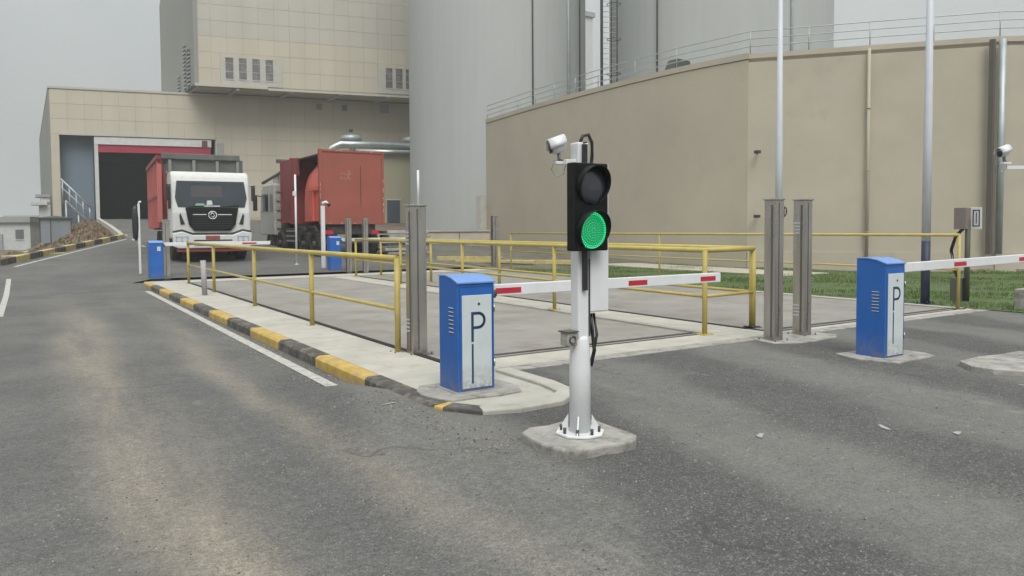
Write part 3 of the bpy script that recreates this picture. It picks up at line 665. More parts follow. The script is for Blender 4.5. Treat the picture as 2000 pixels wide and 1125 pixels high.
# ------------------------------------------------------------------ lamp poles, drain pipes, reader
def lamp(loc, label, r_=.068, dark=1.13, H_=8.2):
    t = thing('street_lamp', loc, label, 'street lamp', 'pale street lamp poles')
    B().lathe([(r_*1.0, 0), (r_*1.0, dark)], n=18).build('dark_base', m_navy, t)
    B().lathe([(r_, dark), (r_*.95, dark+2), (r_*.5, H_)], n=18).build('shaft', m_polew, t)
    b = B(); b.prism([(.17*math.cos(R(45+90*k)), .17*math.sin(R(45+90*k))) for k in range(4)], 0, .02)
    for k in range(4): a = R(45+90*k); b.tube([(.13*math.cos(a), .13*math.sin(a), .02), (.13*math.cos(a), .13*math.sin(a), .07)], .012, 6)
    b.build('base_plate', m_navy, t)
    B().tube([(0, 0, H_), (.1, .1, H_+.25), (.6, .6, H_+.45)], r_*.5, 8).build('lamp_arm', m_polew, t)
    T = Matrix.Translation((.8, .8, H_+.47)) @ Matrix.Rotation(R(45), 4, 'Z'); B().box(-.3, .3, -.12, .12, -.05, .05, T=T).build('lamp_head', m_galv, t, bevel=.02)
    return t
lamp((13.42, 7.33, .0), 'pale lamp pole with dark navy foot in the grass beyond the right blue gate', r_=.073)
lamp((15.12, 11.78, 0), 'pale lamp pole seen above the left steel column of the front pair', r_=.082, dark=1.1)
rd = thing('card_reader', (14.3, 7.06, 0), 'grey reader box and white sign plate on a dark stand in the grass', 'card reader')
B().tube([(0, 0, 0), (0, 0, 1.5)], .045, 12).build('stand', mat('stand_olive', (.07, .068, .045), .6), rd)
B().box(-.1, .06, -.02, .2, 1.33, 1.72).build('reader_box', mat('reader_brown', (.20, .17, .155), .6), rd, bevel=.008)
B().box(.02, .035, -.22, -.03, 1.33, 1.72).build('sign_plate', m_wp, rd, bevel=.004)
b = B(); 
for z in (1.38, 1.66): b.box(.016, .0195, -.19, -.07, z, z+.018)
for y in (-.19, -.088): b.box(.0165, .0198, y, y+.018, 1.38, 1.675)
b.box(.0165, .0195, -.14, -.125, 1.43, 1.63); b.build('sign_frame', m_blkp, rd)
for q in ((.05, .14), (.09, .17)): B().tube([(-.03, q[0], 1.34), (-.05, q[1]+.03, 1.2), (-.06, q[1]+.1, .95), (-.05, q[1]+.04, .6), (-.02, .1, .3)], .016, 8).build('cable_loop', m_blkp, rd)
B().box(-.1, .1, .05, .25, 0, .45).build('foot_box', m_ssd, rd, bevel=.01)
ub = thing('utility_box', (13.75, 5.75, 0), 'small grey box with a dark round opening on the grass at the right edge', 'utility box')
B().box(-.2, .45, -.2, .2, .02, .36).build('box_body', m_concd, ub, bevel=.01); B().tube([(.0, -.22, .19), (.0, -.19, .19)], .1, 14).build('round_opening', m_black, ub)

# ------------------------------------------------------------------ tan tank building
TB = [(21.1, 35.4), (20.55, 30), (20.3, 25), (20.35, 20.5), (20.75, 17.45), (23.1, 14.6), (25.5, 11.8), (30, 8.5), (36, 6.5)]
tk = thing('tank_building', (20, 20, 0), 'long tan rendered tank wall with roof railing behind the lamp poles', 'building')
ZT = 7.25
back = [(40, 12), (33, 19), (28.2, 36)]
full = [(x-20+.12, y-20) for x, y in TB]+[(x-20, y-20) for x, y in back]
# roof slab and base
B().prism(full, ZT-.3, ZT).build('roof', m_tan, tk)
def catm(P, n_):
    o_ = []; Q = [P[0]]+P+[P[-1]]
    for i in range(1, len(Q)-2):
        for j in range(n_):
            t = j/n_; a, b_, c, e = [Vector(Q[i+q]) for q in (-1, 0, 1, 2)]
            o_.append(.5*((2*b_)+(c-a)*t+(2*a-5*b_+4*c-e)*t*t+(3*b_-a-3*c+e)*t**3))
    return o_+[Vector(P[-1])]
CV = [(p.x-20, p.y-20) for p in catm(TB[:5], 10)]
def curved(name, m_, off, th, z0, z1):
    b = B(); n0 = len(CV)
    for i, (x, y) in enumerate(CV):
        p = Vector(CV[max(0, i-1)]); q = Vector(CV[min(n0-1, i+1)]); d_ = (q-p).normalized(); nx2, ny2 = d_.y, -d_.x
        if nx2 > 0: nx2, ny2 = -nx2, -ny2
        for o_ in (off, off-th):
            for z in (z0, z1): b.v.append((x+nx2*o_, y+ny2*o_, z))
    for i in range(n0-1):
        a = i*4; c = a+4
        b.face([a, a+1, c+1, c]); b.face([a+1, a+3, c+3, c+1]); b.face([a+3, a+2, c+2, c+3]); b.face([a, c, c+2, a+2])
    b.face([0, 2, 3, 1]); e = (n0-1)*4; b.face([e, e+1, e+3, e+2]); return b.build(name, m_, tk)
curved('wall_panel', m_tan, 0, .3, -.1, ZT-.301+.1); curved('plinth', m_tanl, .05, .049, -.1, .55); curved('coping', m_tanl, .03, .35, ZT-.18, ZT+.02)
for k in range(4, len(TB)-1):
    (x0, y0), (x1, y1) = TB[k], TB[k+1]; dx, dy = x1-x0, y1-y0; L_ = math.hypot(dx, dy); an = math.atan2(dy, dx)
    T = Matrix.Translation((x0-20, y0-20, 0)) @ Matrix.Rotation(an, 4, 'Z')
    b = B(); b.box(0, L_, 0, .3, -.1, ZT-.301)
    o = b.build('wall_panel', m_tan if k < 4 else m_tanl if k % 2 == 0 else m_tan, tk, bevel=.01); o.matrix_local = T
    B().box(.01, L_-.01, -.05, -.001, -.1, .55).build('plinth', m_tanl, tk).matrix_local = T
    B().box(0, L_, -.03, -.001, ZT-.18, ZT-.02).build('coping', m_tanl, tk).matrix_local = T
B().box(1.15, 8.3, 15.0, 15.3, -.1, ZT-.35).build('end_wall', m_tan, tk)
B().box(.75, 1.3, 15.4, 15.9, -.1, 3.2).build('corner_pier', mat('pale_pier', (.47, .46, .42), .8, space='World'), tk, bevel=.01)
for (x, y) in ((23.02, 14.5),): 
    b = B(); b.tube([(x-20, y-20, .2), (x-20, y-20, 7.1)], .05, 8)
    for z in (1.2, 3.2, 5.2): b.ring((x-20, y-20, z), (0, 0, 1), .065, .015, 10)
    b.build('drain_pipe', m_tan, tk)
B().box(5.12, 5.24, -8.26, -8.12, .5, 7.1).build('cable_duct', mat('duct_brown', (.11, .095, .085), .7), tk)
B().tube([(5.36, -8.40, .5), (5.36, -8.40, 7.1)], .1, 10).build('down_pipe', m_galv, tk)
for z in (3.9, 1.75):
    b = B(); b.tube([(1.0, -2.75, z), (.72, -3.0, z)], .03, 8); b.box(.62, .78, -3.08, -2.92, z-.05, z+.05); b.build('pipe_stub', m_dsteel, tk)
rl = B(); RP = []
for k in range(len(TB)-1):
    (x0, y0), (x1, y1) = TB[k], TB[k+1]; n_ = max(1, int(math.hypot(x1-x0, y1-y0)/1.6))
    for i in range(n_): RP.append((x0+(x1-x0)*i/n_-19.9, y0+(y1-y0)*i/n_-20))
for z in (.25, .5, .75): rl.tube([(x, y, ZT+z) for x, y in RP], .018, 6)
rlo = rl.build('roof_rail', m_galv, tk)
pm = B().tube([(0, 0, 0), (0, 0, .76)], .018, 6).mesh('rail_post', m_galv)
for x, y in RP: inst('rail_post', pm, tk, (x, y, ZT))

# ------------------------------------------------------------------ silos
def silo(c, r_, H_, label, m_, seams, z0=-.2):
    t = thing('silo', (c[0], c[1], 0), label, 'silo', 'grey steel silos')
    b = B(); n_ = 280
    for z in (z0, H_):
        for i in range(n_):
            a = 2*math.pi*i/n_; rr = r_+(.005 if i % 4 < 2 else 0); b.v.append((rr*math.cos(a), rr*math.sin(a), z))
    for i in range(n_): j = (i+1) % n_; b.face([i, j, n_+j, n_+i])
    b.face([n_+i for i in range(n_)])
    b.build('shell', m_, t)
    for a, rr in seams:
        x, y = (r_+.06)*math.cos(a), (r_+.06)*math.sin(a)
        B().tube([(x, y, .4), (x, y, H_-.3)], rr, 8).build('down_pipe', m_galv if rr > .07 else m_dsteel, t)
    B().lathe([(r_+.05, 0), (r_+.12, .05), (r_+.12, .3), (r_+.05, .35)], c=(0, 0, H_*.82), n=60).build('stiffening_ring', m_, t)
    B().lathe([(r_+.35, z0), (r_+.35, .55), (r_+.05, .6)], n=60).build('base_ring', m_concd, t)
    return t
def bearing(c): return math.atan2(-c[1], -c[0])
c_ = (28.9, 46.8); bb = bearing(c_)
silo(c_, 6.3, 30, 'left broad grey silo rising between the hall and the tan tank', m_silo, [(bb+R(21), .05), (bb+R(48), .12), (bb+R(62), .05)])
c_ = (38.6, 34.9); bb = bearing(c_)
silo(c_, 6.95, 30, 'right grey silo above the tan tank roof, beside the ladder tower', m_silo2, [(bb-R(30), .05), (bb+R(35), .08)])
lt = thing('ladder_tower', (28.6, 34.5, 7.1), 'narrow galvanised ladder tower standing between the two silos', 'ladder tower')
T = Matrix.Rotation(R(-33), 4, 'Z')
b = B()
for x, y, rr in ((-.12, 0, .06), (.42, 0, .035), (.75, 0, .035), (.42, .6, .03), (-.12, .6, .04)): b.tube([tuple(T @ Vector((x, y, 0))), tuple(T @ Vector((x, y, 16)))], rr, 8)
b.build('upright', m_dsteel, lt)
rm_ = B().tube([tuple(T @ Vector((-.12, 0, 0))), tuple(T @ Vector((.75, 0, 0)))], .018, 6).mesh('rung', m_galv)
for k in range(52): inst('rung', rm_, lt, (0, 0, .2+k*.3))
for k in range(8): B().ring(tuple(T @ Vector((.55, -.05, 1.2+k*2))), (0, 0, 1), .4, .02, 14).build('cage_hoop', m_dsteel, lt)
bx_ = thing('roof_cabinet', (29.2, 33.2, ZT), 'small dark open cabinet on the tank roof below the ladder tower', 'cabinet')
bx_.location = (21.6, 21.8, ZT)
B().prism([(-.5, 0), (.5, 0), (.35, .35), (-.3, .38)], 0, .5, T=Matrix(((1,0,0,0),(0,0,-1,0),(0,1,0,.25),(0,0,0,1))) ).build('cover', m_dsteel, bx_)
b = B(); [b.box(x, x+.04, -.4, -.36, 0, .3) for x in (-.4, .35)]; b.build('leg', m_galv, bx_)
fb = thing('far_tower_block', (68, 92, 0), 'pale block far behind, seen between the left silo and the ladder tower', 'building')
B().box(-10, 6, 0, 10, -1, 33.5).build('wall', m_farw, fb); B().box(-10.3, 6.3, -.3, 10.3, 33.5, 34.2).build('roof', m_fard, fb)

# ------------------------------------------------------------------ incineration hall
FX, FY = 4.6, 65.9; Z0 = 2.2
def fp(s_, t_, z): return (.976*s_, -.22*s_+t_, z)
hall = thing('industrial_hall', (FX, FY, 0), 'huge beige panelled plant building with open red shuttered doorway', 'building')
def wallblk(name, s0, s1, t0, t1, z0, z1, m_, parent=hall, bevel=0):
    b = B(); n0 = 0
    P = [fp(s0, t0, z0), fp(s1, t0, z0), fp(s1, t1, z0), fp(s0, t1, z0), fp(s0, t0, z1), fp(s1, t0, z1), fp(s1, t1, z1), fp(s0, t1, z1)]
    b.v = P
    for q in ((3,2,1,0),(4,5,6,7),(0,1,5,4),(1,2,6,5),(2,3,7,6),(3,0,4,7)): b.face(list(q))
    return b.build(name, m_, parent, bevel=bevel)
wallblk('wall', -2.85, -2.28, 0, 40, -.6, 12.05, m_joint)
wallblk('wall', -2.27, 8.6, 0, .5, 8.72, 12.05, m_joint)
wallblk('wall', 8.61, 34, 0, .5, 0, 12.05, m_joint)
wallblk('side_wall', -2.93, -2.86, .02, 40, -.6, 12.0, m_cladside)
wallblk('roof', -2.95, 34, -.08, 40, 12.06, 12.22, m_cladg)
wallblk('recess_soffit', -2.27, -.01, .5, 1.2, 8.7, 8.8, m_bluegrey)
wallblk('recess_wall', -2.27, .0, 1.0, 1.2, -.2, 8.69, m_bluegrey)
wallblk('recess_wall', 8.62, 9.2, .51, .69, 0, 8.69, m_bluegrey)
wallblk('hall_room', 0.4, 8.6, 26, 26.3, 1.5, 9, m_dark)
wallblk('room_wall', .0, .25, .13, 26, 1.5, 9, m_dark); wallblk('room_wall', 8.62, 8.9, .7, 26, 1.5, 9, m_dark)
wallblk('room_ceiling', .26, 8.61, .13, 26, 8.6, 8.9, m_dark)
wallblk('room_floor', .0, 8.62, .2, 26, 1.6, 2.24, mat('hall_floor', (.075, .085, .085), .8, space='World'))
df = wallblk('door_frame', .02, .28, -.02, .12, 2.1, 8.3, m_trim)
wallblk('door_header', .02, 8.3, -.05, .12, 8.0, 8.56, mat('header_white', (.52, .53, .53), .6, space='World'))
wallblk('door_lintel_shade', .02, 8.6, -.05, .1, 8.57, 8.69, m_dsteel)
wallblk('header_end', 7.6, 8.0, -.1, -.051, 8.02, 8.5, mat('rust_brown', (.13, .07, .05), .8, space='World'))
sh = thing
for k in range(4): wallblk('shutter_slat', .29, 8.25, (.06 if k % 2 else .05), .12, 7.42+k*.145, 7.555+k*.145, m_shut)
wallblk('wall_lamp_box', 8.75, 9.15, -.14, -.05, 7.4, 8.35, m_fard)
wallblk('lintel_trim', -2.3, 8.6, -.12, -.04, 8.62, 8.74, m_cladg)
# upper block
US, UE, UT = 6.65, 34, -3.0
def sideprofile(s_, th, name, m_):
    b = B(); pr = [(UT, 12.45), (13.1, 12.45), (13.1, 22.1), (7, 26.5), (UT, 26.5)]
    for ss in (s_, s_+th):
        for t_, z in pr:
            x, y, _ = fp(ss, t_, 0); b.v.append((x, y, z))
    b.face([0, 1, 2, 3, 4][::-1]); b.face([5, 6, 7, 8, 9])
    for i in range(5): j = (i+1) % 5; b.face([i, j, j+5, i+5])
    return b.build(name, m_, hall)
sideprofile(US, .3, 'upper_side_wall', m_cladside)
wallblk('upper_wall', US+.31, UE, UT+.05, UT+.5, 12.45, 26.5, m_joint)
wallblk('upper_underside', US+.31, UE, UT+.5, 6, 12.3, 12.5, m_cladg)
wallblk('drip_edge', US, 11.9, UT-.12, UT+.04, 12.3, 12.5, m_cladg)
wallblk('drip_edge', 11.91, UE, UT-.12, UT+.04, 12.22, 12.4, m_cladg)
for s_ in (9.6, 13.6, 17.4, 21.2): wallblk('underside_beam', s_, s_+.25, UT+.0, -.01, 12.12, 12.29, m_cladg)
# cladding panels
PW, PH = 1.15, 1.2
def panel_mesh(name, w_, h_, m_):
    P = [fp(.012, -.016, .012), fp(w_-.012, -.016, .012), fp(w_-.012, -.016, h_-.012), fp(.012, -.016, h_-.012), fp(.0+.008, 0, .008), fp(w_-.008, 0, .008), fp(w_-.008, 0, h_-.008), fp(.008, 0, h_-.008)]
    b = B(); b.v = P
    for q in ((0,1,2,3),(0,4,5,1),(1,5,6,2),(2,6,7,3),(3,7,4,0)): b.face(list(q))
    return b.mesh(name, m_)
pa, pg, pt1 = panel_mesh('cladding_panel', PW, PH, m_clad), panel_mesh('cladding_panel', PW, PH, m_cladg), panel_mesh('cladding_panel', PW, 1.11, m_clad)
for i in range(24):
    s_ = -2.85+i*PW
    for j in range(3):
        if j == 0 and False: continue
        o = inst('cladding_panel', pt1, hall, fp(s_, 0, 8.72+j*1.11))
pt2 = panel_mesh('cladding_panel', PW, 1.26, m_clad); pt3 = panel_mesh('cladding_panel', .55, 1.26, m_clad)
for i in range(13):
    for j in range(5): inst('cladding_panel', pt2, hall, fp(-2.85+10*PW+i*PW, 0, 2.4+j*1.264))
for j in range(5): inst('cladding_panel', pt3, hall, fp(-2.85, 0, 2.4+j*1.264))
wins = [8.86+i*.97 for i in range(4)]+[21.13+i*.83 for i in range(4)]
ws0, ws1 = (US+2*PW-.02, US+2*PW+.12), 0
for i in range(15):
    s_ = US+.05+i*PW
    zs = [12.5, 14.9]+[14.9+PH*q for q in range(1, 6)]
    covered = (8.5 < s_+PW*.5 < 12.9) or (20.6 < s_+PW*.5 < 24.6)
    if not covered:
        for q in range(2): inst('cladding_panel', pa if i else pa, hall, fp(s_, UT+.05, 12.5+q*PH))
    for q in range(6): inst('cladding_panel', pg if q > 0 else pa, hall, fp(s_, UT+.05, 14.9+q*PH))
# window bands: white surround with recessed panes
def band(s0, s1, ws, label):
    wz0, wz1 = 12.95, 14.57
    wallblk('window_surround', s0, s1, UT-.03, UT+.04, 12.5, wz0, mat('surround_pale', (.42, .415, .375), .7, space='World')); wallblk('window_surround', s0, s1, UT-.03, UT+.04, wz1, 14.88, m_clad)
    e = s0
    for q in ws+[s1]:
        if q-e > .02: wallblk('window_surround', e, min(q, s1), UT-.03, UT+.04, wz0+.001, wz1-.001, MATS['surround_pale'])
        e = q+.56
    for q in ws:
        wn_ = wallblk('window', q, q+.56, UT+.012, UT+.045, wz0, wz1, m_win)
        wallblk('window_bar', q, q+.56, UT-.005, UT+.011, wz0+.55, wz0+.61, m_fard, parent=wn_); wallblk('window_bar', q, q+.56, UT-.005, UT+.011, wz0+1.2, wz0+1.24, m_fard, parent=wn_)
        wallblk('window_sill', q-.03, q+.59, UT-.07, UT-.031, wz0-.06, wz0, m_trim, parent=wn_)
band(8.5, 13.0, wins[:4], ''); band(20.5, 24.7, wins[4:], '')
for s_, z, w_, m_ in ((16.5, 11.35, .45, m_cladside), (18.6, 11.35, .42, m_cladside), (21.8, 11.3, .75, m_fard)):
    wn_ = wallblk('small_window', s_, s_+w_, -.09, -.061, z, z+.5 if w_ < .6 else z+.75, m_); wallblk('window_frame', s_-.05, s_+w_+.05, -.075, -.0605, z-.05, z, m_trim, parent=wn_)
# louvre stacks on the shaded side wall
for (t_, z0_, z1_, nn) in ((-1.0, 12.6, 15.6, 10), (.6, 12.6, 16.2, 12), (3.5, 12.6, 14.2, 6)):
    for k in range(nn):
        z = z0_+(z1_-z0_)*k/nn; x, y, _ = fp(US, t_, 0); B().box(x-.14, x-.02, y-.5, y+.5, z, z+.13).build('louvre_blade', m_fard, hall)
# annex under the ducts
an_ = thing('annex_building', (FX, FY, 0), 'low green tan annex with dark square opening behind the red container', 'building')
P_an = [fp(16.2, -5, 0), fp(30, -5, 0), fp(30, -.3, 0), fp(16.2, -.3, 0)]
B().prism([(p[0], p[1]) for p in P_an], 0, 7.6).build('wall', mat('annex_render', (.36, .34, .25), .8, var=.1, scale=.5, streak=True, space='World'), an_)
wallblk('opening', 20.3, 21.3, -5.06, -5.0, 1.75, 3.7, mat('opening_dark', (.05, .07, .085), .5, space='World'), parent=an_)
wallblk('opening_frame', 20.2, 21.4, -5.05, -5.0, 3.71, 3.8, m_trim, parent=an_); wallblk('plinth', 16, 22.6, -5.5, -5.02, 0, 1.6, m_concd, parent=an_)
dc = thing('roof_duct', (FX, FY, 0), 'silver insulated duct running along the annex roof to the silo', 'duct')
B().tube([fp(15.9, -4.4, 7.0), fp(16.2, -4.4, 7.75), fp(16.9, -4.4, 8.1), fp(24, -4.4, 8.1)], .3, 14).build('upper_duct', m_pipe, dc)
B().tube([fp(17.4, -5.3, 7.5), fp(24, -5.3, 7.5)], .2, 12).build('lower_duct', m_pipe, dc)
B().tube([fp(17.3, -5.3, 7.5), fp(17.7, -5.35, 7.5)], .23, 12).build('duct_flange', m_dsteel, dc)
for s0 in (17.0, 22.0):
    fan = thing('roof_fan', (FX, FY, 0), 'grey grated roof fan over the silver duct, %s' % ('left one with dark knob' if s0 < 20 else 'right one half hidden by the silo'), 'roof fan', 'roof fans on the annex')
    b = B(); b.lathe([(.6, 8.42), (.85, 8.5), (.85, 8.8), (.6, 8.95)], c=fp(s0+1.1, -3.4, 0), n=18); b.build('fan_housing', m_galv, fan)
    x, y, _ = fp(s0+1.1, -3.4, 0); B().tube([(x, y, 9.0), (x, y, 9.2)], .08, 8).build('fan_neck', m_galv, fan); B().lathe([(.05, 9.18), (.17, 9.25), (.17, 9.4), (.05, 9.48)], c=(x, y, 0), n=12).build('fan_motor', m_dsteel, fan)
# stair rail at the foot of the hall's left corner
st = thing('stair', (FX, FY, 0), 'galvanised steel stair railing descending beside the blue grey recess wall', 'stair')
a0, a1 = Vector(fp(-2.3, -.6, 5.3)), Vector(fp(-.3, -.6, 3.1)); b0, b1 = Vector(fp(-2.0, -.6, 3.6)), Vector(fp(-.7, -.6, 2.2))
b = B(); b.tube([a0, a1], .07, 8); b.build('handrail', m_galv, st); b = B(); b.tube([a0-Vector((0, 0, .6)), a1-Vector((0, 0, .5))], .04, 8); b.build('mid_rail', m_galv, st)
b = B(); b.tube([b0, b1], .09, 8); b.build('stringer', m_galv, st)
for k in range(5):
    f = .05+k*.22; pa_ = a0.lerp(a1, f); B().tube([pa_, pa_-Vector((0, 0, 1.75-.3*f))], .045, 8).build('baluster', m_galv, st)
for q in (b0, a0): pass
b = B(); b.tube([fp(-2.0, -.6, 3.7), fp(-2.0, -.6, .4)], .07, 8); b.tube([fp(-1.2, -.6, 2.8), fp(-1.2, -.6, .8)], .06, 8); b.build('support_post', m_galv, st)
for k in range(9): B().box(*sorted((fp(-2.0+k*.16, 0, 0)[0], fp(-1.84+k*.16, 0, 0)[0])), -.5, .25, 3.5-k*.16, 3.54-k*.16).build('tread', m_galv, st)
lg = thing('loading_ledge', (1.75, 66.5, 0), 'stepped white ledge with canopy low on the hall left side', 'canopy')
B().box(-1.0, -.06, 0, 2, 3.95, 4.15).build('canopy_slab', m_fard, lg); B().box(-1.3, -.3, -.4, 1.4, 3.35, 3.55).build('ledge', m_farw, lg); B().box(-.8, -.1, 0, 1.5, 0, 3.34).build('support_wall', m_farw, lg); B().box(-.7, -.1, .1, 1.7, 3.56, 3.94).build('canopy_post', m_farw, lg)

# ------------------------------------------------------------------ shed, low buildings, skyline
sd_ = thing('metal_shed', (1.62, 55.0, .86), 'little grey sheet metal shed with dark hipped roof below the hall corner', 'shed')
sw, shh, sdp = .83, 1.32, 1.5
mshed = mat('shed_sheet', (.22, .24, .26), .6, .1, var=.1, scale=3, streak=True)
B().box(-sw, -sw+.55, 0, sdp, -.2, shh).build('wall', mshed, sd_); B().box(-sw+.58, sw, .0, sdp, -.2, shh).build('wall', mshed, sd_)
for x in (-sw-.03, -sw+.54, sw-.02): B().box(x, x+.05, -.03, .02, -.2, shh+.02).build('corner_post', m_dsteel, sd_)
for k in range(9): B().box(-sw+.66+k*.1, -sw+.68+k*.1, -.012, -.001, 0, shh-.05).build('sheet_rib', mshed, sd_)
b = B(); b.v = [(-sw-.14, -.15, shh+.0), (sw+.14, -.15, shh), (sw+.14, sdp+.15, shh), (-sw-.14, sdp+.15, shh), (-sw-.14, -.15, shh+.06), (sw+.14, -.15, shh+.06), (sw+.14, sdp+.15, shh+.06), (-sw-.14, sdp+.15, shh+.06), (0, sdp/2, shh+.2)]
for q in ((3,2,1,0),(0,1,5,4),(1,2,6,5),(2,3,7,6),(3,0,4,7),(4,5,8),(5,6,8),(6,7,8),(7,4,8)): b.face(list(q))
b.build('roof', m_dsteel, sd_)
lw = thing('site_office', (-.4, 71.5, -.15), 'long low white site office at the far left with one square window', 'building', rz=R(-32.7))
B().box(-9, .9, 0, 6, 0, 2.25).build('wall', m_farw, lw); B().box(-9.2, 1.05, -.25, 6.3, 2.26, 2.7).build('roof', m_fard, lw)
wn_ = B().box(-.25, .38, -.05, 0, .95, 1.7).build('window', mat('window_dark', (.12, .13, .14), .3), lw); B().box(-.3, .43, -.07, -.051, .88, .94).build('window_sill', m_trim, wn_)
B().box(-9, -1.25, -.12, -.01, .05, 1.35).build('shutter_front', m_fard, lw)
for k in range(7): B().box(-8+k*1.05, -7.93+k*1.05, -.16, -.125, .05, 1.35).build('mullion', m_farw, lw)
B().box(.5, 1.8, -1.2, -.3, 0, .16).build('step', m_farw, lw)
def rot_pt(lat, dd): return (.5402*dd+.8415*lat, .8415*dd-.5402*lat)
far = [(-150, 250, 18, 3.2, 10), (-128, 240, 14, 6, 9), (-176, 280, 22, 7.0, 9), (-190, 330, 14, 9.5, 10), (-215, 360, 26, 6, 10), (-139, 246, 5, 9.5, 5)]
for k, (la, dd, w_, h_, dp) in enumerate(far):
    x, y = rot_pt(la, dd); t = thing('distant_building', (x, y, -.2), ['low pale block just right of the far site office', 'grey hazy block beside the hall left edge', 'hazy block behind the site office roof', 'tallest faint block of the far left skyline', 'wide faint block on the far left skyline', 'slim pale tower on the far skyline beside the shed'][k], 'building', 'hazy buildings on the left skyline', R(-32.7))
    B().box(-w_/2, w_/2, 0, dp, -1, h_).build('wall', m_farw if k % 2 else m_fard, t); B().box(-w_/2-.3, w_/2+.3, -.3, dp+.3, h_, h_+.5).build('roof', m_fard, t)
    for i in range(int(w_/3)):
        for j in range(max(1, int(h_/3.5))): B().box(-w_/2+1+i*3, -w_/2+2.2+i*3, -.06, 0, 1+j*3.2, 2.5+j*3.2).build('window', m_win, t)
# rubble and pipes left of the striped kerb
random.seed(5)
for k in range(16):
    f = random.random(); y = 28.4+f*9; x = xl(y)-.5-random.random()*1.6; s_ = random.uniform(.12, .38)
    b = B(); nn = random.choice((5, 6, 7)); b.prism([(s_*random.uniform(.6, 1.1)*math.cos(2*math.pi*i/nn), s_*random.uniform(.4, .8)*math.sin(2*math.pi*i/nn)) for i in range(nn)], -.05, s_*random.uniform(.2, .5))
    o = b.build('rubble_slab', m_concd if random.random() < .6 else m_gravel, loc=(x, y, G(x, y)-.04), bevel=.02); o.rotation_euler = (random.uniform(-.2, .2), random.uniform(-.2, .2), random.random()*3)
    tag(o, 'broken pale slab lying on the soil behind the striped kerb', 'rubble', 'broken slabs behind the striped kerb')
yb_ = B(); yb_.prism([(0, 0), (.16, 0), (.16, .2), (.02, .2), (0, .17)], 0, 3.4, T=Matrix(((0,0,1,0),(1,0,0,0),(0,1,0,0),(0,0,0,1))))
o = yb_.build('loose_kerb', m_yk2, loc=(-.55, 29.2, G(-.5, 29.2)-.02), bevel=.02); o.rotation_euler.z = R(58); tag(o, 'spare yellow kerb length lying behind the striped kerb', 'kerb')

# low wall, boards and tracks behind the weighbridges
lo = thing('low_wall', (14.6, 33.5, 0), 'low pale concrete wall under the left silo behind the railings', 'wall')
for k in range(5): B().box(-3.9+k*1.5, -2.42+k*1.5, 0, .3, .1, 1.25).build('wall_block', mat('low_wall_pale', (.44, .40, .33), .85, space='World'), lo, bevel=.02)
B().box(-4, 3.7, -.06, .36, 1.251, 1.33).build('coping', m_conc, lo)
lo.rotation_euler.z = R(-24); lo.location = (16.0, 33.5, 0)
for k, (x0, y0, x1, y1) in enumerate(((12.9, 25.3, 14.6, 23.4), (14.7, 23.3, 16.3, 21.5), (13.2, 24.4, 15.2, 22.2))):
    an = math.atan2(y1-y0, x1-x0); L_ = math.hypot(x1-x0, y1-y0)
    o = B().box(0, L_, 0, .16, 0, .16 if k < 2 else .1).build('yellow_edging', m_yk2, loc=(x0, y0, G(x0, y0)-.03), bevel=.01); o.rotation_euler.z = an
    tag(o, ['long yellow edging beam left of the far column', 'yellow edging beam nearest the tan tank corner', 'thin low yellow edging beam in front of the others'][k], 'edging beam', 'yellow edging beams behind the weighbridges')
bd = thing('slab_stack', (12.6, 28.0, G(12.6, 28)), 'untidy stack of pale slabs just right of the red container truck', 'stack')
for k in range(6): B().box(-.7, 1.1, -.5, .5, k*.17, k*.17+.11).build('slab', m_conc if k % 2 else m_concd, bd, loc=(random.uniform(-.08, .08), random.uniform(-.08, .08), 0), bevel=.015)
dl = tag(B().box(17.6, 19.6, 13.5, 30, -.02, .05).build('wall_foot_path', m_tanl), kind='structure')
hp = B(); hp.tube([(-.5+.5-.55*math.cos(R(a)), 0, .55*math.sin(R(a))) for a in range(0, 181, 15)], .05, 8)
o = hp.build('pipe_hoop', m_dsteel, loc=(18.6, 36.0, .5)); tag(o, 'dark half round pipe hoop at the foot of the left silo', 'pipe')

# ------------------------------------------------------------------ trucks
def wheel(parent, x, y, z, r_=.5, w_=.3, side=1):
    T = Matrix.Translation((x, y, z)) @ Matrix(((0,0,side,0),(0,1,0,0),(-side,0,0,0),(0,0,0,1)))
    b = B(); b.lathe([(r_*.55, -w_/2), (r_*.93, -w_/2), (r_, -w_/2+.04), (r_, w_/2-.04), (r_*.93, w_/2), (r_*.58, w_/2), (r_*.56, w_/2-.06)], n=28, T=T)
    o = b.build('wheel', m_tyre, parent)
    b = B(); b.lathe([(r_*.56, w_/2-.12), (r_*.56, w_/2-.04), (r_*.42, w_/2-.1), (r_*.2, w_/2-.08), (r_*.18, w_/2+.02), (.05, w_/2+.03)], n=20, T=T); rm = b.build('rim', m_rim, o)
    return o
# truck 1, oncoming: local x 0..2.5 left to right, y 0 front, +y to the rear
t1 = thing('tipper_truck', (4.05, 26.9, G(5, 28.0)), 'oncoming white cab tipper truck with red and grey bed at the left weighbridge', 'truck')
t1.rotation_euler = (0, 0, R(-4))
W_ = 2.5
def prof(b, pts, x0, x1, mi=0): b.prism(pts, x0, x1, mi, T=Matrix(((0,0,1,0),(1,0,0,0),(0,1,0,0),(0,0,0,1))))
b = B(); prof(b, [(.02, .72), (1.9, .72), (1.9, 2.9), (1.6, 3.0), (.45, 2.98), (.28, 2.86), (.20, 2.62), (.06, 1.9), (.0, 1.6)], 0.02, W_-.02)
cab = b.build('cab', m_cabw, t1, bevel=.07, seg=3)
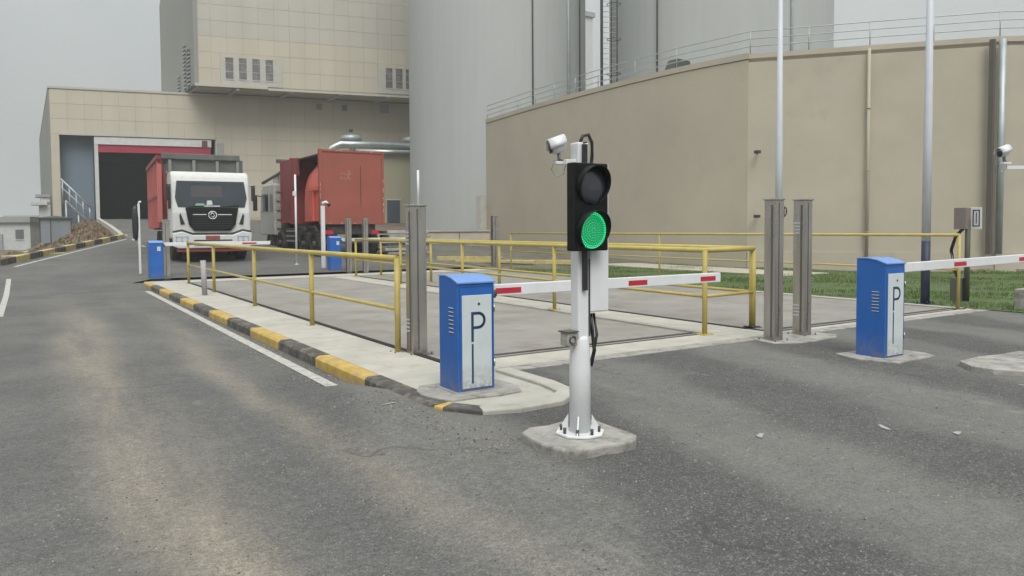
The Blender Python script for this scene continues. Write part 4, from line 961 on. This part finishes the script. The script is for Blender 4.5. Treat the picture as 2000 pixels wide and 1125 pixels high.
# windscreen: follows the raked front
def onfront(x, z):
    if z > 1.9: y = .06+(z-1.9)/(2.62-1.9)*.14
    else: y = (z-1.6)/.3*.06
    return (x, y, z)
def frontplate(name, poly, m_, off, parent, th=.02):
    b = B(); k = len(poly)
    for o_ in (off, off-th):
        for x, z in poly: p = onfront(x, z); b.v.append((p[0], p[1]-o_ if o_ == off else p[1]-off+th, p[2]))
    b.face(list(range(k))); 
    for i in range(k): j = (i+1) % k; b.face([i, j, k+j, k+i][::-1])
    return b.build(name, m_, parent)
frontplate('screen_surround', [(.20, 1.78), (2.30, 1.78), (2.38, 2.1), (2.31, 2.66), (.19, 2.66), (.12, 2.1)], m_blkp, .012, cab, .03)
ws_ = frontplate('windscreen', [(.26, 1.83), (2.24, 1.83), (2.31, 2.1), (2.25, 2.60), (.25, 2.60), (.19, 2.1)], m_glass, .018, cab, .02)
frontplate('screen_reflection', [(.62, 2.12), (1.6, 2.12), (1.58, 2.5), (.62, 2.5)], mat('screen_reflection_tone', (.055, .05, .056), .35), .0195, ws_, .001)  # paler patch laid on the glass, a windscreen reflection put in as colour
for (x, z, w2, h2, m2) in ((.72, 1.84, .32, .07, 'g'), (1.08, 1.85, .2, .16, 'w')):
    frontplate('dashboard_item', [(x, z), (x+w2, z), (x+w2*.85, z+h2), (x+w2*.15, z+h2)], mat('dash_green', (.2, .34, .28), .5) if m2 == 'g' else mat('dash_white', (.5, .5, .45), .5), .021, ws_, .001)
for x in (.55, 1.35): B().tube([(x, .0, 1.79), (x+.75, -.0, 1.86)], .013, 6).build('wiper', m_blkp, cab)
g_ = B(); g_.prism([(.42, 1.77), (.52, 1.2), (.68, 1.0), (1.82, 1.0), (1.98, 1.2), (2.08, 1.77)], .0, .05, T=Matrix(((1,0,0,0),(0,0,1,-.05),(0,1,0,0),(0,0,0,1))))
gr_ = g_.build('grille', m_head, cab, bevel=.01)
for k in range(7): B().box(.62+abs(k-0)*.0, 1.88, -.064, -.05, 1.08+k*.075, 1.10+k*.075).build('grille_slat', mat('grille_slat', (.03, .032, .035), .35, spec=.6), gr_)
B().box(.64, 1.06, -.085, -.064, 1.525, 1.55).build('chrome_bar', m_wp, gr_); B().box(1.42, 1.86, -.085, -.064, 1.525, 1.55).build('chrome_bar', m_wp, gr_)
em = B(); em.ring((1.25, -.09, 1.52), (0, 1, 0), .125, .017, 24)
for s_ in (-1, 1):
    em.tube([(1.25+s_*.01, -.09, 1.52-s_*.09), (1.25+s_*.06, -.09, 1.52-s_*.02), (1.25+s_*.03, -.09, 1.52+s_*.055), (1.25-s_*.035, -.09, 1.52+s_*.07)], .018, 6)
em.build('badge', m_wp, gr_)
B().box(1.0, 1.5, -.03, -.0, 1.80, 1.84).build('name_strip', m_polew, cab)
for x0, x1 in ((.22, .42), (2.08, 2.28)):
    b = B(); s_ = 1 if x0 < 1 else -1; c_x = (x0+x1)/2
    b.prism([(c_x-.05*s_, 1.58), (c_x+.08*s_, 1.22), (c_x-.05*s_, 1.2), (c_x-.09*s_, 1.5)] if s_ < 0 else [(c_x-.05, 1.58), (c_x-.09, 1.5), (c_x-.05, 1.2), (c_x+.08, 1.22)], 0, .03, T=Matrix(((1,0,0,0),(0,0,1,-.018),(0,1,0,0),(0,0,0,1)))); b.build('air_intake', m_blkp, cab)
bm_ = B(); bm_.prism([(.0, .92), (.3, .98), (.62, .86), (1.88, .86), (2.2, .98), (2.5, .92), (2.46, .48), (2.3, .42), (.2, .42), (.04, .48)], 0, .35, T=Matrix(((1,0,0,0),(0,0,1,-.12),(0,1,0,0),(0,0,0,1))))
bmp = bm_.build('bumper', m_cabw, t1, bevel=.03)
b = B(); b.prism([(.02, .99), (.3, 1.05), (.62, .93), (1.88, .93), (2.2, 1.05), (2.48, .99), (2.48, .955), (2.2, 1.01), (1.88, .885), (.62, .885), (.3, 1.01), (.02, .955)], 0, .1, T=Matrix(((1,0,0,0),(0,0,1,-.06),(0,1,0,0),(0,0,0,1)))); b.build('bumper_gap', m_blkp, t1)
for x0 in (.1, 2.02):
    B().box(x0, x0+.38, -.135, -.1, .56, .84).build('headlight', mat('headlight_glass', (.32, .34, .36), .15, spec=.8), bmp, bevel=.03)
    for q in (.1, .27): B().tube([(x0+q, -.15, .7), (x0+q, -.13, .7)], .075, 14).build('lamp_reflector', m_polew, bmp)
B().box(.65, 1.85, -.128, -.11, .66, .70).build('bumper_slot', m_blkp, bmp); B().box(.65, 1.85, -.128, -.11, .50, .56).build('bumper_slot', m_blkp, bmp)
B().box(1.02, 1.46, -.14, -.121, .72, .84).build('number_plate', mat('plate_red', (.30, .06, .05), .5, var=.3, scale=20), bmp)
B().box(.15, 2.35, -.05, .2, .3, .42).build('lower_bumper', mat('lower_red', (.28, .05, .05), .6), t1, bevel=.02)
mats_ = 0
for x, s_ in ((-.02, -1), (W_+.02, 1)):
    mr_ = B().box(min(x, x+.13*s_), max(x, x+.13*s_), .0, .08, 2.0, 2.5).build('mirror', m_blkp, t1, bevel=.03)
    B().tube([(x, .1, 2.5), (x+s_*.12, .0, 2.52)], .02, 6).build('mirror_arm', m_blkp, mr_)
B().box(.0, .02, .35, 1.3, 1.75, 2.55).build('side_window', m_glass, t1); B().box(.0, .019, .3, 1.5, .8, 1.7).build('door', m_cabw, t1)
# bed of truck 1
B().box(.1, 2.4, 1.95, 8.2, .75, 1.0).build('chassis_frame', m_frame, t1)
bed = B(); bed.box(.02, 2.6, 2.1, 2.2, 1.2, 3.55); hb = bed.build('bed_headboard', m_bedgrey, t1)
B().box(-.12, 2.48, 1.98, 2.26, 3.52, 3.72).build('bed_top_beam', m_bedgrey, t1, bevel=.02)
for x in (.1, .88, 1.66, 2.36): B().box(x, x+.1, 2.0, 2.1, 2.3, 3.5).build('headboard_rib', mat('rib_grey', (.19, .2, .19), .6), hb)
B().box(.02, 2.44, 2.04, 2.1, 3.0, 3.1).build('headboard_rib', MATS['rib_grey'], hb)
sd1 = B().box(-.14, -.04, 2.2, 8.2, 1.15, 3.5).build('bed_side', m_bedred, t1); B().box(2.44, 2.54, 2.2, 8.2, 1.15, 3.5).build('bed_side', m_bedred, t1)
for k in range(8): B().box(-.26, -.14, 2.3+k*.8, 2.42+k*.8, 1.1, 3.55).build('side_rib', mat('rib_light_red', (.42, .12, .11), .5), sd1, bevel=.01)
B().box(-.28, -.12, 2.2, 8.2, 3.5, 3.66).build('side_top_rail', m_bedred, sd1); B().box(-.26, -.12, 2.2, 8.2, 2.2, 2.3).build('side_mid_rail', m_bedred, sd1)
B().box(-.04, 2.44, 2.2, 8.2, 1.05, 1.2).build('bed_floor', m_frame, t1); B().box(-.1, 2.5, 8.2, 8.3, 1.1, 3.5).build('tailgate', m_bedred, t1)
for y in (1.15, 2.9, 6.0, 7.3):
    wheel(t1, .2, y, .5, .5, .32, -1); wheel(t1, 2.3, y, .5, .5, .32, 1)
# the drum-like arm beside the bed
B().box(-.28, -.13, 1.85, 2.15, 1.3, 3.3).build('ladder_frame', mat('rib_light_red', (.42, .12, .11), .5), t1, bevel=.01)
B().box(.05, .25, 1.6, 1.95, 1.0, 2.9).build('air_filter', m_frame, t1, bevel=.03)

# truck 2, seen from behind: local x 0..2.5, y 0 at the rear, +y forward
t2 = thing('container_truck', (9.15, 27.3, G(9.2, 28.2)-.03), 'rusty red container truck seen from behind with worn grey white cab', 'truck')
rr_ = B().box(.02, 2.5, 0, .1, 1.28, 3.95).build('rear_panel', m_contred, t2, bevel=.01)
cb = B(); cb.box(-.0, .1, -.03, .16, 1.22, 4.0); cb.box(2.44, 2.54, -.03, .16, 1.22, 4.0); cb.box(.1, 2.44, -.025, .15, 3.9, 3.99); cb.box(.1, 2.44, -.025, .15, 1.22, 1.32)
fr_ = cb.build('rear_frame', m_contred, t2, bevel=.01)
B().box(1.58, 1.6, -.008, 0, 1.9, 3.45).build('door_seam', mat('seam_dark_red', (.08, .02, .018), .7), rr_)
random.seed(11)
ch = B()
for k in range(26):
    e = random.choice('LRBT'); 
    if e == 'L': x, z = .02, random.uniform(1.3, 2.9)
    elif e == 'R': x, z = 2.49, random.uniform(1.5, 3.7)
    elif e == 'B': x, z = random.uniform(.1, 2.4), 1.26
    else: x, z = random.uniform(.3, 2.3), 3.96
    w2, h2 = (random.uniform(.02, .05), random.uniform(.06, .2)) if e in 'LR' else (random.uniform(.08, .22), random.uniform(.02, .04))
    nn = 7; ch.prism([(x+w2*.5*random.uniform(.6, 1)*math.cos(2*math.pi*i/nn), z+h2*.5*random.uniform(.6, 1)*math.sin(2*math.pi*i/nn)) for i in range(nn)], 0, .004, T=Matrix(((1,0,0,0),(0,0,-1,-.0305),(0,1,0,0),(0,0,0,1))))
ch.build('chipped_paint', m_chip, fr_)
# faint chalk marks on the rear
mk = B()
def stroke(x0, z0, x1, z1, w2=.028):
    dx, dz = x1-x0, z1-z0; l = math.hypot(dx, dz); nx_, nz = -dz/l*w2/2, dx/l*w2/2; n0 = len(mk.v)
    mk.v += [(x0+nx_, -.003, z0+nz), (x0-nx_, -.003, z0-nz), (x1-nx_, -.003, z1-nz), (x1+nx_, -.003, z1+nz)]; mk.face([n0, n0+1, n0+2, n0+3])
for q in ((.82, 3.12, .9, 3.12), (.95, 3.14, 1.02, 3.10), (.8, 2.98, .9, 2.94), (1.12, 3.24, 1.1, 2.92), (1.04, 3.08, 1.22, 3.1), (1.08, 3.0, 1.22, 2.9), (1.04, 2.92, 1.0, 2.88), (.95, 2.98, 1.0, 2.92), (1.16, 3.2, 1.2, 3.14)): stroke(*q)
mk.build('chalk_marks', mat('chalk', (.33, .22, .19), .8), rr_)
# rounded tank body between rear frame and front bulkhead
b = B(); n_ = 18; secs = [(.12, 1.0), (.5, 1.0), (1.6, .98), (2.5, .9), (3.1, .7)]
for y, sc in secs:
    for i in range(n_+1):
        a = math.pi*i/n_; r_x = 1.16*sc; zz = 1.35+(2.45*sc)*math.sin(a)**.55 if 0 < i < n_ else 1.35
        b.v.append((1.26-r_x*math.copysign(abs(math.cos(a))**.6, math.cos(a)), y, zz))
for k in range(len(secs)-1):
    for i in range(n_): b.face([k*(n_+1)+i, (k+1)*(n_+1)+i, (k+1)*(n_+1)+i+1, k*(n_+1)+i+1], 0, True)
b.face([(len(secs)-1)*(n_+1)+i for i in range(n_+1)])
b.build('tank_body', m_contlit, t2)
B().box(.02, .09, .16, 1.6, 2.5, 2.62).build('tank_rib', m_contlit, t2); B().box(.02, .1, .9, .98, 1.35, 2.5).build('tank_rib', m_contlit, t2)
for y0, y1, z1 in ((3.5, 3.75, 3.95), (4.9, 5.1, 3.95)): B().box(-.0, 2.5, y0, y1, 1.25, z1).build('bulkhead', m_bedred, t2, bevel=.02)
b = B(); prof(b, [(2.9, 3.2), (3.7, 2.3), (3.7, 1.3), (4.95, 1.3), (4.95, 3.9), (2.9, 3.9)], .04, .16); b.build('side_plate', m_bedred, t2)
B().box(.1, 2.4, .16, 5.0, 3.8, 3.86).build('top_cover', m_frame, t2); B().box(-.12, 2.5, 4.95, 5.2, 3.85, 4.0).build('top_beam', m_bedgrey, t2)
B().box(.3, 2.2, .1, 8.6, .85, 1.25).build('chassis_frame', m_frame, t2)
for k, y in enumerate((.9, 2.25, 5.4, 7.0)):
    wheel(t2, .2, y, .5, .5, .34, -1); wheel(t2, 2.3, y, .5, .5, .34, 1)
B().box(.05, .5, 3.1, 4.5, .5, 1.1).build('fuel_tank', m_frame, t2, bevel=.05); 
for k in range(3): B().box(.02, .05, 3.2, 4.4, .55+k*.2, .6+k*.2).build('side_guard', m_galv, t2)
for y in (.9, 2.25): B().tube([(.0, y-.6, .95), (.0, y-.35, 1.12), (.0, y+.35, 1.12), (.0, y+.6, .95)], .04, 6).build('mudguard', m_frame, t2)
B().box(.1, 2.4, .02, .08, .5, .62).build('rear_guard', m_frame, t2)
for x in (.2, 2.0): B().box(x, x+.3, .0, .03, .85, 1.0).build('tail_light', m_red, t2)
b = B(); prof(b, [(6.1, .8), (8.4, .8), (8.45, 1.7), (8.2, 2.8), (7.9, 3.05), (6.1, 3.05)], .0, 2.46); cb2 = b.build('cab', m_cabo, t2, bevel=.06)
B().box(-.02, -.001, 7.0, 7.9, 1.85, 2.65).build('side_window', m_glass, cb2); B().box(-.015, -.001, 6.3, 6.7, 1.85, 2.6).build('side_window', m_glass, cb2)
for k in range(5): B().box(.1, 2.3, 6.04, 6.1, 1.1+k*.4, 1.3+k*.4).build('rear_rib', m_cabo, cb2)
mr_ = B().box(-.38, -.2, 8.05, 8.2, 1.9, 2.6).build('mirror', m_blkp, t2, bevel=.03); B().tube([(0, 8.1, 2.55), (-.3, 8.12, 2.62)], .025, 6).build('mirror_arm', m_blkp, mr_)
B().tube([(.2, 5.2, 3.55), (.2, 8.6, 3.2)], .07, 8).build('roof_pipe', m_bedgrey, t2); B().box(.2, 1.2, 6.2, 6.9, 3.06, 3.5).build('roof_unit', m_cabo, t2, bevel=.02)

# ------------------------------------------------------------------ thin haze
hz = B(); hz.box(-700, 700, -250, 1500, -1.5, 36)
hz.sm = [False]*6
ho = hz.build('haze', []) if False else None
me = bpy.data.meshes.new('haze'); me.from_pydata(hz.v, [], hz.f); ho = bpy.data.objects.new('haze', me); col.objects.link(ho)
hm = bpy.data.materials.new('haze'); hm.use_nodes = True; hn = hm.node_tree; hn.nodes.clear(); oo = hn.nodes.new('ShaderNodeOutputMaterial'); pv = hn.nodes.new('ShaderNodeVolumePrincipled')
pv.inputs['Color'].default_value = (.93, .96, .97, 1); pv.inputs['Density'].default_value = .0016; pv.inputs['Anisotropy'].default_value = .2
hn.links.new(pv.outputs[0], oo.inputs['Volume']); me.materials.append(hm); ho['kind'] = 'stuff'
tag(ho, 'thin grey haze over the far plant and skyline', 'haze')
